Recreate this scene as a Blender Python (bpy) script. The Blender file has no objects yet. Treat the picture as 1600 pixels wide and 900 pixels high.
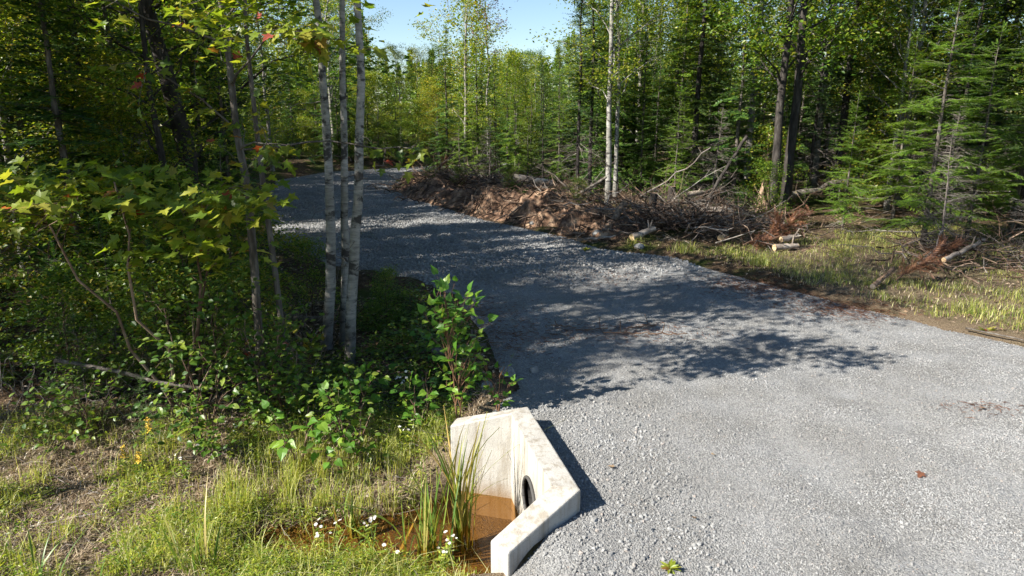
import bpy, bmesh, math, random
import numpy as np

# ------------------------------------------------------------------ camera, sky, sun, exposure
SC = bpy.context.scene
COL = SC.collection
rad = math.radians
cam_data = bpy.data.cameras.new('camera')
cam_data.lens = 24.0; cam_data.sensor_width = 36.0; cam_data.clip_start = 0.1; cam_data.clip_end = 2000
cam = bpy.data.objects.new('camera', cam_data); COL.objects.link(cam)
cam.location = (0, 0, 3.2); cam.rotation_euler = (rad(90 - 14.5), 0, 0)
SC.camera = cam

SUN_EL = rad(37.0)
SUN_DIR = np.array([-0.911 * math.cos(SUN_EL), -0.412 * math.cos(SUN_EL), math.sin(SUN_EL)])   # towards the sun
world = bpy.data.worlds.new('World'); SC.world = world; world.use_nodes = True
wn = world.node_tree.nodes; wl = world.node_tree.links
sky = wn.new('ShaderNodeTexSky'); sky.sky_type = 'NISHITA'; sky.sun_disc = False
sky.sun_elevation = SUN_EL; sky.sun_rotation = math.atan2(SUN_DIR[0], SUN_DIR[1])
sky.air_density = 1.0; sky.dust_density = 0.0; sky.ozone_density = 3.0
wn['Background'].inputs['Strength'].default_value = 0.062
wl.new(sky.outputs['Color'], wn['Background'].inputs['Color'])
sl = bpy.data.lights.new('sun', 'SUN'); sl.energy = 5.0; sl.angle = rad(0.5); sl.color = (1.0, 0.95, 0.86)
sun = bpy.data.objects.new('sun', sl); COL.objects.link(sun)
from mathutils import Vector
sun.rotation_euler = Vector(SUN_DIR).to_track_quat('Z', 'Y').to_euler()
SC.view_settings.view_transform = 'Standard'; SC.view_settings.look = 'None'
SC.view_settings.gamma = 1.0; SC.view_settings.exposure = 1.5
SC.view_settings.use_curve_mapping = False
SC.cycles.max_bounces = 3; SC.cycles.diffuse_bounces = 2; SC.cycles.glossy_bounces = 2; SC.cycles.transmission_bounces = 3
SC.cycles.transparent_max_bounces = 6; SC.cycles.adaptive_threshold = 0.02

rng = np.random.default_rng(7)
random.seed(7)

# ------------------------------------------------------------------ numeric helpers
def hash2(ix, iy, seed=0):
    n = (ix.astype(np.int64) * 374761393 + iy.astype(np.int64) * 668265263 + seed * 1442695041) & 0x7fffffff
    n = ((n ^ (n >> 13)) * 1274126177) & 0x7fffffff
    return ((n ^ (n >> 16)) & 0xffff) / 65535.0
def vnoise(x, y, seed=0):
    x = np.asarray(x, float); y = np.asarray(y, float)
    ix = np.floor(x); iy = np.floor(y); fx = x - ix; fy = y - iy
    fx = fx * fx * (3 - 2 * fx); fy = fy * fy * (3 - 2 * fy)
    a = hash2(ix, iy, seed); b = hash2(ix + 1, iy, seed); c = hash2(ix, iy + 1, seed); d = hash2(ix + 1, iy + 1, seed)
    return (a * (1 - fx) + b * fx) * (1 - fy) + (c * (1 - fx) + d * fx) * fy - 0.5
def fbm(x, y, o=4, seed=0):
    s = 0; a = 1.0; f = 1.0
    for i in range(o):
        s = s + a * vnoise(x * f + 17.3 * i, y * f - 9.1 * i, seed + i); a *= 0.5; f *= 2.03
    return s
def sstep(a, b, x):
    t = np.clip((np.asarray(x, float) - a) / (b - a), 0, 1); return t * t * (3 - 2 * t)
def sdist(poly, x, y):
    poly = np.asarray(poly, float); x = np.asarray(x, float); y = np.asarray(y, float)
    d = np.full(x.shape, 1e9); inside = np.zeros(x.shape, bool)
    for i in range(len(poly)):
        ax, ay = poly[i]; bx, by = poly[(i + 1) % len(poly)]
        ex, ey = bx - ax, by - ay
        t = np.clip(((x - ax) * ex + (y - ay) * ey) / (ex * ex + ey * ey), 0, 1)
        d = np.minimum(d, np.hypot(x - ax - t * ex, y - ay - t * ey))
        c = ((ay > y) != (by > y))
        if by != ay:
            inside ^= c & (x < (bx - ax) * (y - ay) / (by - ay) + ax)
    return np.where(inside, -d, d)
def nrm(v):
    v = np.asarray(v, float); return v / np.maximum(np.linalg.norm(v, axis=-1, keepdims=True), 1e-9)

# ------------------------------------------------------------------ ground shape
ROAD = [(-1.2, 1.0), (-0.5, 3.4), (-0.12, 4.35), (0.5, 4.93), (0.12, 6.6), (-0.15, 7.0), (0.1, 7.7), (-0.1, 8.6), (-0.45, 10.3),
        (-0.95, 11.9), (-2.07, 13.4), (-3.3, 14.1), (-4.6, 15.4), (-6.2, 17.8), (-8.1, 22.5), (-10.2, 28.5), (-11.2, 33.0),
        (-9.9, 37.6), (-6.0, 41.5), (-1.0, 44.0), (6, 48), (6, 43.5), (0, 40.0), (-4.0, 37.5), (-5.7, 33.6), (-5.3, 29.3), (-3.3, 25.0), (-0.8, 20.4),
        (1.3, 17.7), (2.1, 16.1), (3.6, 15.1), (4.5, 13.3), (5.6, 11.5), (6.5, 10.2), (7.3, 9.0), (9.5, 7.2), (14, 5.0), (30, 2.5), (30, 1.0)]
BASIN = [(-0.09, 4.53), (0.43, 5.0), (0.07, 6.56), (-0.62, 6.72), (-0.9, 6.7), (-0.9, 4.53)]
WATER_Z = -0.77
def road_z(x, y):
    z = 0.035 * fbm(x * 0.5, y * 0.5, 3, 11) + 0.012 * fbm(x * 3, y * 3, 3, 12)
    for o_ in (1.15, 2.75):                       # faint wheel tracks along the drive
        z = z - 0.022 * np.exp(-((x - np.interp(y, [3, 7, 10, 13.4, 17.8, 25], [2.2, 1.3, .3, -1.4, -5.2, -8.8]) - o_) / .24) ** 2)
    z = z - 0.30 * sstep(0.55, -0.25, x) * sstep(5.05, 4.3, y)
    return z
def natural_z(x, y):
    base = 0.25 * fbm(x * 0.12, y * 0.12, 3, 1) + 0.13 * fbm(x * 0.7, y * 0.7, 4, 2)
    left = sstep(1.5, -0.5, x - 0.12 * (y - 8)) * sstep(22, 12, y)
    zl = -0.72 + 0.42 * sstep(5.9, 8.4, y) + 0.3 * sstep(9, 20, y) + 0.08 * fbm(x * 1.1, y * 1.1, 4, 3)
    right = 0.12 + base + 0.3 * sstep(14, 30, y)
    z = right * (1 - left) + zl * left
    hw = np.interp(x, [-2.7, -2.0, -1.3, -0.75, -0.45, 0.3], [0.0, 0.02, 0.10, 0.36, 0.70, 0.85])
    yc = np.interp(x, [-2.5, -1.5, -0.4, 0.2], [5.62, 5.72, 5.85, 5.75])
    ch = sstep(0.45, 0.0, np.abs(y - yc) - hw) * sstep(-2.9, -2.2, x) * sstep(1.2, 0.6, x)
    return z * (1 - ch) + ch * (-1.02 + 0.05 * fbm(x * 2, y * 2, 3, 5))
def ground_z(x, y):
    x = np.asarray(x, float); y = np.asarray(y, float)
    sd = sdist(ROAD, x, y); bs = sdist(BASIN, x, y)
    t = sstep(0.0, 1.1, sd)
    rz = road_z(x, y)
    nz = natural_z(x, y)
    edge = rz - 0.05 + 0.10 * sstep(-0.05, 0.35, sd + 0.35 * fbm(x * 1.7, y * 1.7, 3, 21))
    z = np.where(sd < -0.3, rz - 0.08, edge * (1 - t) + nz * t)
    return np.where(bs < 0, nz, z)
def gz(x, y):
    return float(ground_z(np.array([x]), np.array([y]))[0])

# ------------------------------------------------------------------ mesh builder
class MB:
    def __init__(s): s.v = []; s.f = []; s.m = []; s.n = 0
    def add(s, v, f, mi=0):
        v = np.asarray(v, float).reshape(-1, 3); f = np.asarray(f, np.int64)
        if f.ndim == 1: f = f.reshape(1, -1)
        s.f.append(f + s.n); s.m.append(np.full(len(f), mi)); s.v.append(v); s.n += len(v); return s
    def arrays(s): return np.concatenate(s.v), s.f, s.m
    def mesh(s, name, mats, origin=None, smooth=True):
        v = np.concatenate(s.v)
        if origin is not None: v = v - np.asarray(origin, float)
        me = bpy.data.meshes.new(name)
        cnt = np.concatenate([np.full(len(f), f.shape[1]) for f in s.f])
        loops = np.concatenate([f.ravel() for f in s.f])
        me.vertices.add(len(v)); me.vertices.foreach_set('co', v.astype(np.float32).ravel())
        me.loops.add(len(loops)); me.loops.foreach_set('vertex_index', loops.astype(np.int32))
        me.polygons.add(len(cnt))
        st = np.zeros(len(cnt), np.int64); st[1:] = np.cumsum(cnt)[:-1]
        me.polygons.foreach_set('loop_start', st.astype(np.int32))
        if not isinstance(mats, (list, tuple)): mats = [mats]
        for m in mats: me.materials.append(m)
        me.polygons.foreach_set('material_index', np.concatenate(s.m).astype(np.int32))
        me.polygons.foreach_set('use_smooth', np.full(len(cnt), smooth))
        me.update(calc_edges=True)
        return me
    def build(s, name, mats, parent=None, origin=None, smooth=True):
        return link(name, s.mesh(name, mats, origin, smooth), parent)
def link(name, me, parent=None):
    o = bpy.data.objects.new(name, me); COL.objects.link(o)
    if parent is not None: o.parent = parent
    return o
def tag(o, label=None, cat=None, group=None, kind=None):
    if label: o['label'] = label
    if cat: o['category'] = cat
    if group: o['group'] = group
    if kind: o['kind'] = kind
    return o
def thing(name, label, cat, loc=(0, 0, 0), group=None, rz=0.0, sc=1.0):
    o = bpy.data.objects.new(name, None); COL.objects.link(o); o.empty_display_size = 0.2
    o.location = loc; o.rotation_euler = (0, 0, rz); o.scale = (sc, sc, sc) if np.isscalar(sc) else sc
    return tag(o, label, cat, group)

def tube(mb, pts, r, sides=6, mi=0, rough=0.0, cap=False):
    pts = np.asarray(pts, float); n = len(pts); r = np.broadcast_to(np.asarray(r, float), (n,))
    t = np.gradient(pts, axis=0); t = nrm(t)
    up = np.array([0, 0, 1.0]) if abs(t[0][2]) < 0.8 else np.array([1.0, 0, 0])
    a = nrm(np.cross(t, up)); b = np.cross(t, a)
    ang = np.linspace(0, 2 * math.pi, sides, endpoint=False)
    rr = r[:, None] * np.ones((1, sides))
    if rough: rr = rr * (1 + rough * rng.uniform(-1, 1, rr.shape))
    v = pts[:, None, :] + rr[..., None] * (np.cos(ang)[None, :, None] * a[:, None, :] + np.sin(ang)[None, :, None] * b[:, None, :])
    i = np.arange(n - 1)[:, None] * sides; j = np.arange(sides)[None, :]; k = (j + 1) % sides
    f = np.stack([i + j, i + k, i + sides + k, i + sides + j], -1).reshape(-1, 4)
    mb.add(v.reshape(-1, 3), f, mi)
    if cap:
        mb.f.append(np.array([list(range(mb.n - sides, mb.n))])); mb.m.append(np.array([cap if cap is not True else mi]))
        mb.f.append(np.array([list(range(mb.n - n * sides, mb.n - n * sides + sides))[::-1]])); mb.m.append(np.array([cap if cap is not True else mi]))
def wob(p0, p1, n=5, amp=0.05, bend=None):
    p0 = np.asarray(p0, float); p1 = np.asarray(p1, float)
    t = np.linspace(0, 1, n)[:, None]
    p = p0 + (p1 - p0) * t
    L = np.linalg.norm(p1 - p0)
    k = rng.normal(0, 1, (n, 3)) * amp * L; k[0] = 0
    p = p + k * np.minimum(1, t * 3)
    if bend is not None: p = p + np.asarray(bend, float) * (4 * t * (1 - t))
    return p
def scatter(mb, tv, tf, P, D, N, S, mi=0):
    """copies of a template (x along, z normal) at points P, direction D, normal N, size S"""
    P = np.asarray(P, float).reshape(-1, 3); n = len(P)
    if n == 0: return
    D = nrm(D); N = np.asarray(N, float)
    Y = nrm(np.cross(N, D)); Z = np.cross(D, Y)
    S = np.asarray(S, float)
    if S.ndim == 1: S = np.stack([S, S, S], -1)
    tvv = tv[None] * S[:, None, :]
    v = P[:, None, :] + tvv[..., 0:1] * D[:, None, :] + tvv[..., 1:2] * Y[:, None, :] + tvv[..., 2:3] * Z[:, None, :]
    f = (tf[None] + (np.arange(n) * len(tv))[:, None, None]).reshape(-1, tf.shape[1])
    mb.add(v.reshape(-1, 3), f, mi)
def rand_dir(n, zs=0.35):
    a = rng.uniform(0, 2 * math.pi, n); return nrm(np.stack([np.cos(a), np.sin(a), rng.normal(0, zs, n)], -1))
def up_normal(n, s=0.5):
    return nrm(np.stack([rng.normal(0, s, n), rng.normal(0, s, n), np.ones(n)], -1))

# leaf outlines
def fan(half, c, fold=0.18, droop=0.2):
    pts = list(half) + [(x, -y) for x, y in reversed(half[1:-1])]
    v = [(c, 0, 0)] + [(x, y, 0) for x, y in pts]
    v = np.array(v, float); v[:, 2] = fold * np.abs(v[:, 1]) - droop * v[:, 0] ** 2
    n = len(pts)
    f = np.array([[0, 1 + (i + 1) % n, 1 + i] for i in range(n)])[:, ::-1]
    return v, f
MAPLE = fan([(0, 0), (-.06, .18), (-.02, .40), (.13, .27), (.27, .35), (.44, .58), (.47, .36), (.50, .17), (.68, .23), (.78, .11), (1, 0)], .3)
MAPLE_LO = fan([(0, 0), (.05, .38), (.24, .22), (.48, .52), (.54, .18), (1, 0)], .3)
OVAL = fan([(0, 0), (.2, .24), (.5, .31), (.8, .18), (1, 0)], .45, .2, .18)
HEART = fan([(0, 0), (-.06, .2), (.1, .40), (.4, .38), (.75, .14), (1, 0)], .3, .12, .22)
RHOMB = (np.array([(0, 0, 0), (.45, .33, .07), (1, 0, -.12), (.45, -.33, .07)], float), np.array([[0, 2, 1], [0, 3, 2]]))
def needle_sprig(k, w, nl, back=0.35):
    v = []; f = []
    for i in range(k):
        x = 0.05 + 0.85 * i / max(1, k - 1)
        for s in (-1, 1):
            b = len(v); L = nl * (1 - 0.45 * x)
            v += [(x - w, 0, 0), (x + w, 0, 0), (x + L * back, s * L, 0.25 * L * (i % 2))]
            f.append((b, b + 1, b + 2))
    b = len(v); v += [(0.85, -w, 0), (1.1, 0, 0), (0.85, w, 0)]; f.append((b, b + 1, b + 2))
    return np.array(v, float), np.array(f)
SPRIG_HI = needle_sprig(9, 0.035, 0.20, 0.7)
SPRIG_LO = needle_sprig(3, 0.13, 0.26, 0.8)

# ------------------------------------------------------------------ materials
def new_mat(name):
    m = bpy.data.materials.new(name); m.use_nodes = True
    nt = m.node_tree; nt.nodes.clear()
    out = nt.nodes.new('ShaderNodeOutputMaterial')
    return m, nt, nt.nodes, nt.links, out
def ramp(nodes, stops, interp='LINEAR'):
    r = nodes.new('ShaderNodeValToRGB'); cr = r.color_ramp; cr.interpolation = interp
    while len(cr.elements) < len(stops): cr.elements.new(0.5)
    for e, (p, c) in zip(cr.elements, stops): e.position = p; e.color = (*c, 1) if len(c) == 3 else c
    return r
def noise(nodes, links, vec, scale, detail=4, rough=0.55, dist=0.0):
    n = nodes.new('ShaderNodeTexNoise'); n.inputs['Scale'].default_value = scale; n.inputs['Detail'].default_value = detail
    n.inputs['Roughness'].default_value = rough; n.inputs['Distortion'].default_value = dist
    if vec is not None: links.new(vec, n.inputs['Vector'])
    return n
def mixc(nodes, links, fac, a, b, mode='MIX'):
    m = nodes.new('ShaderNodeMix'); m.data_type = 'RGBA'; m.blend_type = mode
    for s, v in ((0, fac), (6, a), (7, b)):
        if hasattr(v, 'links'): links.new(v, m.inputs[s])
        else: m.inputs[s].default_value = v if s == 0 else (*v, 1)
    return m.outputs[2]
def foliage(name, stops, trans=0.38, rough=0.42, spec=0.3, objvar=0.35):
    m, nt, N, L, out = new_mat(name)
    geo = N.new('ShaderNodeNewGeometry'); oi = N.new('ShaderNodeObjectInfo')
    add = N.new('ShaderNodeMath'); add.operation = 'ADD'
    mul = N.new('ShaderNodeMath'); mul.operation = 'MULTIPLY_ADD'; L.new(oi.outputs['Random'], mul.inputs[0])
    mul.inputs[1].default_value = objvar; mul.inputs[2].default_value = -objvar / 2
    L.new(geo.outputs['Random Per Island'], add.inputs[0]); L.new(mul.outputs[0], add.inputs[1])
    r = ramp(N, stops); L.new(add.outputs[0], r.inputs[0])
    p = N.new('ShaderNodeBsdfPrincipled'); p.inputs['Roughness'].default_value = rough
    p.inputs['Specular IOR Level'].default_value = spec * 1.4
    L.new(r.outputs[0], p.inputs['Base Color'])
    t = N.new('ShaderNodeBsdfTranslucent')
    tc = mixc(N, L, 1.0, r.outputs[0], (1.5, 1.45, 0.7), 'MULTIPLY'); L.new(tc, t.inputs['Color'])
    mx = N.new('ShaderNodeMixShader'); mx.inputs[0].default_value = trans
    L.new(p.outputs[0], mx.inputs[1]); L.new(t.outputs[0], mx.inputs[2]); L.new(mx.outputs[0], out.inputs[0])
    return m
def objleaf(name, stops, trans=0.38):
    """leaf objects: colour picked per object"""
    m, nt, N, L, out = new_mat(name)
    oi = N.new('ShaderNodeObjectInfo'); r = ramp(N, stops); L.new(oi.outputs['Random'], r.inputs[0])
    tc0 = N.new('ShaderNodeTexCoord'); nz = noise(N, L, tc0.outputs['Object'], 14, 2)
    c = mixc(N, L, 0.35, r.outputs[0], nz.outputs[0], 'OVERLAY')
    p = N.new('ShaderNodeBsdfPrincipled'); p.inputs['Roughness'].default_value = 0.42; p.inputs['Specular IOR Level'].default_value = 0.4
    L.new(c, p.inputs['Base Color'])
    t = N.new('ShaderNodeBsdfTranslucent'); L.new(mixc(N, L, 1.0, c, (1.5, 1.45, 0.7), 'MULTIPLY'), t.inputs['Color'])
    mx = N.new('ShaderNodeMixShader'); mx.inputs[0].default_value = trans
    L.new(p.outputs[0], mx.inputs[1]); L.new(t.outputs[0], mx.inputs[2]); L.new(mx.outputs[0], out.inputs[0])
    return m
def surf(name, stops, scale=6, stretch=(1, 1, 1), bump=0.4, bscale=None, rough=0.85, isl=0.0, detail=6, bdist=0.02):
    """noise-coloured rough surface with bump"""
    m, nt, N, L, out = new_mat(name)
    tc = N.new('ShaderNodeTexCoord'); mp = N.new('ShaderNodeMapping'); mp.inputs['Scale'].default_value = stretch
    L.new(tc.outputs['Object'], mp.inputs[0])
    n1 = noise(N, L, mp.outputs[0], scale, detail, 0.62)
    fac = n1.outputs[0]
    if isl:
        geo = N.new('ShaderNodeNewGeometry'); md = N.new('ShaderNodeMath'); md.operation = 'MULTIPLY_ADD'
        L.new(geo.outputs['Random Per Island'], md.inputs[0]); md.inputs[1].default_value = isl
        ad = N.new('ShaderNodeMath'); ad.operation = 'ADD'; ad.inputs[1].default_value = -isl / 2
        L.new(fac, ad.inputs[0]); L.new(ad.outputs[0], md.inputs[2]); fac = md.outputs[0]
    r = ramp(N, stops); L.new(fac, r.inputs[0])
    p = N.new('ShaderNodeBsdfPrincipled'); p.inputs['Roughness'].default_value = rough; p.inputs['Specular IOR Level'].default_value = 0.25
    L.new(r.outputs[0], p.inputs['Base Color'])
    n2 = noise(N, L, mp.outputs[0], bscale or scale * 3, 5, 0.65)
    b = N.new('ShaderNodeBump'); b.inputs['Strength'].default_value = bump; b.inputs['Distance'].default_value = bdist
    L.new(n2.outputs[0], b.inputs['Height']); L.new(b.outputs[0], p.inputs['Normal']); L.new(p.outputs[0], out.inputs[0])
    return m

M = {}
M['bark'] = surf('grey_brown_bark', [(.3, (.035, .028, .022)), (.5, (.10, .085, .07)), (.7, (.20, .18, .155))], 5, (3, 3, .8), 0.9, 14)
M['dark_bark'] = surf('dark_bark', [(.3, (.014, .012, .011)), (.55, (.045, .038, .033)), (.75, (.11, .10, .09))], 5, (3, 3, .7), 1.0, 12)
M['grey_bark'] = surf('pale_grey_bark', [(.3, (.07, .065, .055)), (.5, (.20, .185, .165)), (.68, (.34, .32, .29))], 4, (2, 2, 1), 0.5, 14)
M['twig'] = surf('grey_twig', [(.3, (.06, .048, .04)), (.6, (.17, .145, .125)), (.8, (.30, .27, .24))], 5, (1, 1, 1), 0.3, 20, isl=.5)
M['brown_twig'] = surf('brown_twig', [(.25, (.03, .018, .012)), (.5, (.11, .065, .042)), (.75, (.24, .17, .12))], 5, (1, 1, 1), 0.3, 20, isl=.6)
M['log'] = surf('weathered_log', [(.3, (.10, .075, .055)), (.5, (.28, .23, .185)), (.7, (.46, .41, .35))], 4, (1, 1, 1), 0.6, 16)
M['cut_wood'] = surf('cut_wood', [(.3, (.42, .28, .15)), (.7, (.62, .46, .28))], 9, (1, 1, 1), 0.2, 30)
M['rotten'] = surf('rotten_stump_wood', [(.3, (.06, .04, .028)), (.5, (.20, .13, .085)), (.75, (.42, .30, .21))], 4, (3, 3, .7), 0.9, 12)
M['stone'] = surf('field_stone', [(.3, (.10, .10, .10)), (.55, (.24, .235, .225)), (.75, (.38, .37, .35))], 5, (1, 1, 1), 0.6, 18)

def birch_bark():
    m, nt, N, L, out = new_mat('white_birch_bark')
    tc = N.new('ShaderNodeTexCoord'); mp = N.new('ShaderNodeMapping'); mp.inputs['Scale'].default_value = (3.2, 3.2, 17)
    L.new(tc.outputs['Object'], mp.inputs[0])
    n1 = noise(N, L, mp.outputs[0], 1.0, 6, 0.72, 0.6)
    r1 = ramp(N, [(.31, (.03, .028, .026)), (.40, (.20, .19, .175)), (.52, (.31, .295, .265)), (.7, (.40, .38, .345))]); L.new(n1.outputs[0], r1.inputs[0])
    n2 = noise(N, L, tc.outputs['Object'], 3.2, 4, 0.6)
    mp2 = N.new('ShaderNodeMapping'); mp2.inputs['Scale'].default_value = (4.5, 4.5, 6); L.new(tc.outputs['Object'], mp2.inputs[0])
    n3 = noise(N, L, mp2.outputs[0], 1.0, 4, 0.6, 0.4)
    r3 = ramp(N, [(.53, (0, 0, 0)), (.59, (1, 1, 1))]); L.new(n3.outputs[0], r3.inputs[0])
    c = mixc(N, L, r3.outputs[0], r1.outputs[0], (.045, .04, .036))
    r2 = ramp(N, [(.35, (.62, .62, .58)), (.65, (1, 1, 1))]); L.new(n2.outputs[0], r2.inputs[0])
    c = mixc(N, L, 1.0, c, r2.outputs[0], 'MULTIPLY')
    sx = N.new('ShaderNodeSeparateXYZ'); L.new(tc.outputs['Object'], sx.inputs[0]); ad = N.new('ShaderNodeMath'); ad.operation = 'MULTIPLY_ADD'; L.new(n2.outputs[0], ad.inputs[0]); ad.inputs[1].default_value = 1.6; L.new(sx.outputs[2], ad.inputs[2])
    mr = N.new('ShaderNodeMapRange'); mr.inputs[1].default_value = .75; mr.inputs[2].default_value = 1.7; mr.inputs[3].default_value = .8; mr.inputs[4].default_value = 0.0; L.new(ad.outputs[0], mr.inputs[0])
    c = mixc(N, L, mr.outputs[0], c, (.075, .066, .055))       # rough dark bark at the foot
    p = N.new('ShaderNodeBsdfPrincipled'); p.inputs['Roughness'].default_value = 0.75; L.new(c, p.inputs['Base Color'])
    b = N.new('ShaderNodeBump'); b.inputs['Strength'].default_value = 0.5; b.inputs['Distance'].default_value = 0.01
    L.new(n3.outputs[0], b.inputs['Height']); L.new(b.outputs[0], p.inputs['Normal']); L.new(p.outputs[0], out.inputs[0])
    return m
M['birch'] = birch_bark()

# foliage base colours
M['maple'] = foliage('maple_foliage', [(0, (0.039, 0.090, 0.011)), (.45, (0.101, 0.179, 0.017)), (.8, (0.188, 0.242, 0.024)), (1, (0.266, 0.234, 0.032))], .45)
M['maple_yellow'] = foliage('yellow_green_foliage', [(0, (0.094, 0.156, 0.016)), (.5, (0.203, 0.266, 0.023)), (.85, (0.328, 0.328, 0.039)), (1, (0.375, 0.281, 0.046))], .48)
M['maple_red'] = foliage('reddening_foliage', [(0, (.13, .045, .035)), (.5, (.26, .06, .06)), (1, (.18, .12, .04))], .4)
M['birch_leaf'] = foliage('birch_foliage', [(0, (0.055, 0.110, 0.015)), (.5, (0.140, 0.203, 0.021)), (1, (0.296, 0.296, 0.034))], .45)
M['fir'] = foliage('fir_needles', [(0, (0.018, 0.060, 0.015)), (.5, (0.050, 0.117, 0.021)), (.9, (0.117, 0.195, 0.028))], .22, .55, .25, .3)
M['fir_bright'] = foliage('sunlit_fir_needles', [(0, (0.046, 0.117, 0.017)), (.5, (0.117, 0.211, 0.024)), (1, (0.234, 0.312, 0.038))], .32, .55, .25, .3)  # lighter copy of the fir needles, sunlight put into the colour
M['spruce'] = foliage('spruce_needles', [(0, (0.016, 0.044, 0.016)), (.5, (0.038, 0.082, 0.022)), (.95, (0.094, 0.140, 0.032))], .18, .55, .25, .3)
M['dead_needles'] = foliage('dead_brown_needles', [(0, (0.073, 0.030, 0.017)), (.5, (0.159, 0.067, 0.037)), (1, (0.293, 0.146, 0.079))], .2)
M['grass'] = foliage('grass_blades', [(0, (0.124, 0.179, 0.022)), (.4, (0.266, 0.312, 0.040)), (.65, (0.468, 0.453, 0.094)), (1, (0.500, 0.500, 0.266))], .35)
M['verge_grass'] = foliage('verge_grass_blades', [(0, (0.094, 0.156, 0.022)), (.45, (0.218, 0.266, 0.040)), (.7, (0.422, 0.390, 0.094)), (1, (0.500, 0.500, 0.250))], .35)
M['weed'] = foliage('weed_leaves', [(0, (0.078, 0.156, 0.022)), (.5, (0.218, 0.296, 0.038)), (1, (0.437, 0.453, 0.071))], .4)
M['weed_dark'] = foliage('shrub_foliage', [(0, (0.038, 0.090, 0.013)), (.5, (0.090, 0.160, 0.019)), (1, (0.179, 0.230, 0.032))], .42)
M['litter'] = foliage('dead_leaves', [(0, (.06, .035, .02)), (.45, (.17, .11, .065)), (.8, (.30, .21, .13)), (1, (.42, .34, .25))], .15)
M['straw'] = foliage('dead_straw', [(0, (.10, .07, .045)), (.4, (.25, .18, .12)), (.75, (.42, .33, .23)), (1, (.55, .46, .33))], .15)
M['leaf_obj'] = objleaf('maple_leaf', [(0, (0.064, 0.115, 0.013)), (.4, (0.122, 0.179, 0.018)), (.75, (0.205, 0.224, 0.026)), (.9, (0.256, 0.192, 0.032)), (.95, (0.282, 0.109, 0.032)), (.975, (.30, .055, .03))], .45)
M['leaf_bright'] = objleaf('sunlit_maple_leaf', [(0, (.14, .20, .016)), (.6, (.23, .26, .025)), (.92, (.28, .26, .05)), (.96, (.34, .08, .06))], .45)  # brighter version of the maple leaf with sunshine painted into its tones
M['aspen_leaf'] = objleaf('aspen_leaf', [(0, (0.058, 0.154, 0.018)), (.6, (0.115, 0.243, 0.026)), (1, (0.22, 0.32, 0.036))], .45)
M['shrub_leaf'] = objleaf('shrub_leaf', [(0, (0.051, 0.115, 0.015)), (.6, (0.109, 0.192, 0.020)), (1, (0.218, 0.269, 0.032))], .42)
M['cattail_yellow'] = objleaf('yellowing_cattail_blade', [(0, (.16, .20, .035)), (.5, (.30, .30, .06)), (.85, (.44, .36, .12)), (1, (.34, .14, .06))], .3)
M['cattail'] = objleaf('cattail_blade', [(0, (.07, .14, .025)), (.5, (.14, .21, .035)), (.8, (.26, .28, .06)), (.93, (.40, .32, .12)), (1, (.28, .11, .05))], .3)
def plain(name, c, rough=.7):
    m, nt, N, L, out = new_mat(name)
    p = N.new('ShaderNodeBsdfPrincipled'); p.inputs['Roughness'].default_value = rough
    tc = N.new('ShaderNodeTexCoord'); n = noise(N, L, tc.outputs['Object'], 30, 3)
    L.new(mixc(N, L, .3, c, n.outputs[0], 'OVERLAY'), p.inputs['Base Color']); L.new(p.outputs[0], out.inputs[0]); return m
M['petal'] = plain('white_petals', (.85, .83, .80)); M['yellow'] = plain('yellow_florets', (.62, .40, .03)); M['stem'] = plain('green_stem', (.10, .13, .03))
M['red_stem'] = plain('reddish_stem', (.16, .08, .04))

def ground_mat():
    m, nt, N, L, out = new_mat('forest_floor')
    tc = N.new('ShaderNodeTexCoord')
    n1 = noise(N, L, tc.outputs['Object'], 0.7, 5, 0.6); n2 = noise(N, L, tc.outputs['Object'], 9, 6, 0.7); n3 = noise(N, L, tc.outputs['Object'], 55, 4, 0.7)
    r2 = ramp(N, [(.3, (.03, .019, .011)), (.48, (.085, .055, .034)), (.62, (.15, .105, .065)), (.75, (.25, .19, .13))]); L.new(n2.outputs[0], r2.inputs[0])
    r3 = ramp(N, [(.35, (.03, .045, .010)), (.6, (.075, .085, .02))]); L.new(n3.outputs[0], r3.inputs[0])
    rm = ramp(N, [(.48, (0, 0, 0)), (.60, (1, 1, 1))]); L.new(n1.outputs[0], rm.inputs[0])
    c = mixc(N, L, rm.outputs[0], r2.outputs[0], r3.outputs[0])
    r4 = ramp(N, [(.32, (.07, .05, .032)), (.5, (.20, .15, .095)), (.66, (.36, .29, .20))]); L.new(n3.outputs[0], r4.inputs[0])
    ah = N.new('ShaderNodeAttribute'); ah.attribute_name = 'thatch'; c = mixc(N, L, ah.outputs['Fac'], c, r4.outputs[0])
    at = N.new('ShaderNodeAttribute'); at.attribute_name = 'silt'
    c = mixc(N, L, at.outputs['Fac'], c, mixc(N, L, n2.outputs[0], (.09, .06, .03), (.24, .16, .075)))
    p = N.new('ShaderNodeBsdfPrincipled'); p.inputs['Roughness'].default_value = 0.95; p.inputs['Specular IOR Level'].default_value = 0.1; L.new(c, p.inputs['Base Color'])
    b = N.new('ShaderNodeBump'); b.inputs['Strength'].default_value = 0.9; b.inputs['Distance'].default_value = 0.05
    s = N.new('ShaderNodeMath'); s.operation = 'ADD'; L.new(n2.outputs[0], s.inputs[0]); L.new(n3.outputs[0], s.inputs[1])
    L.new(s.outputs[0], b.inputs['Height']); L.new(b.outputs[0], p.inputs['Normal']); L.new(p.outputs[0], out.inputs[0])
    return m
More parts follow.
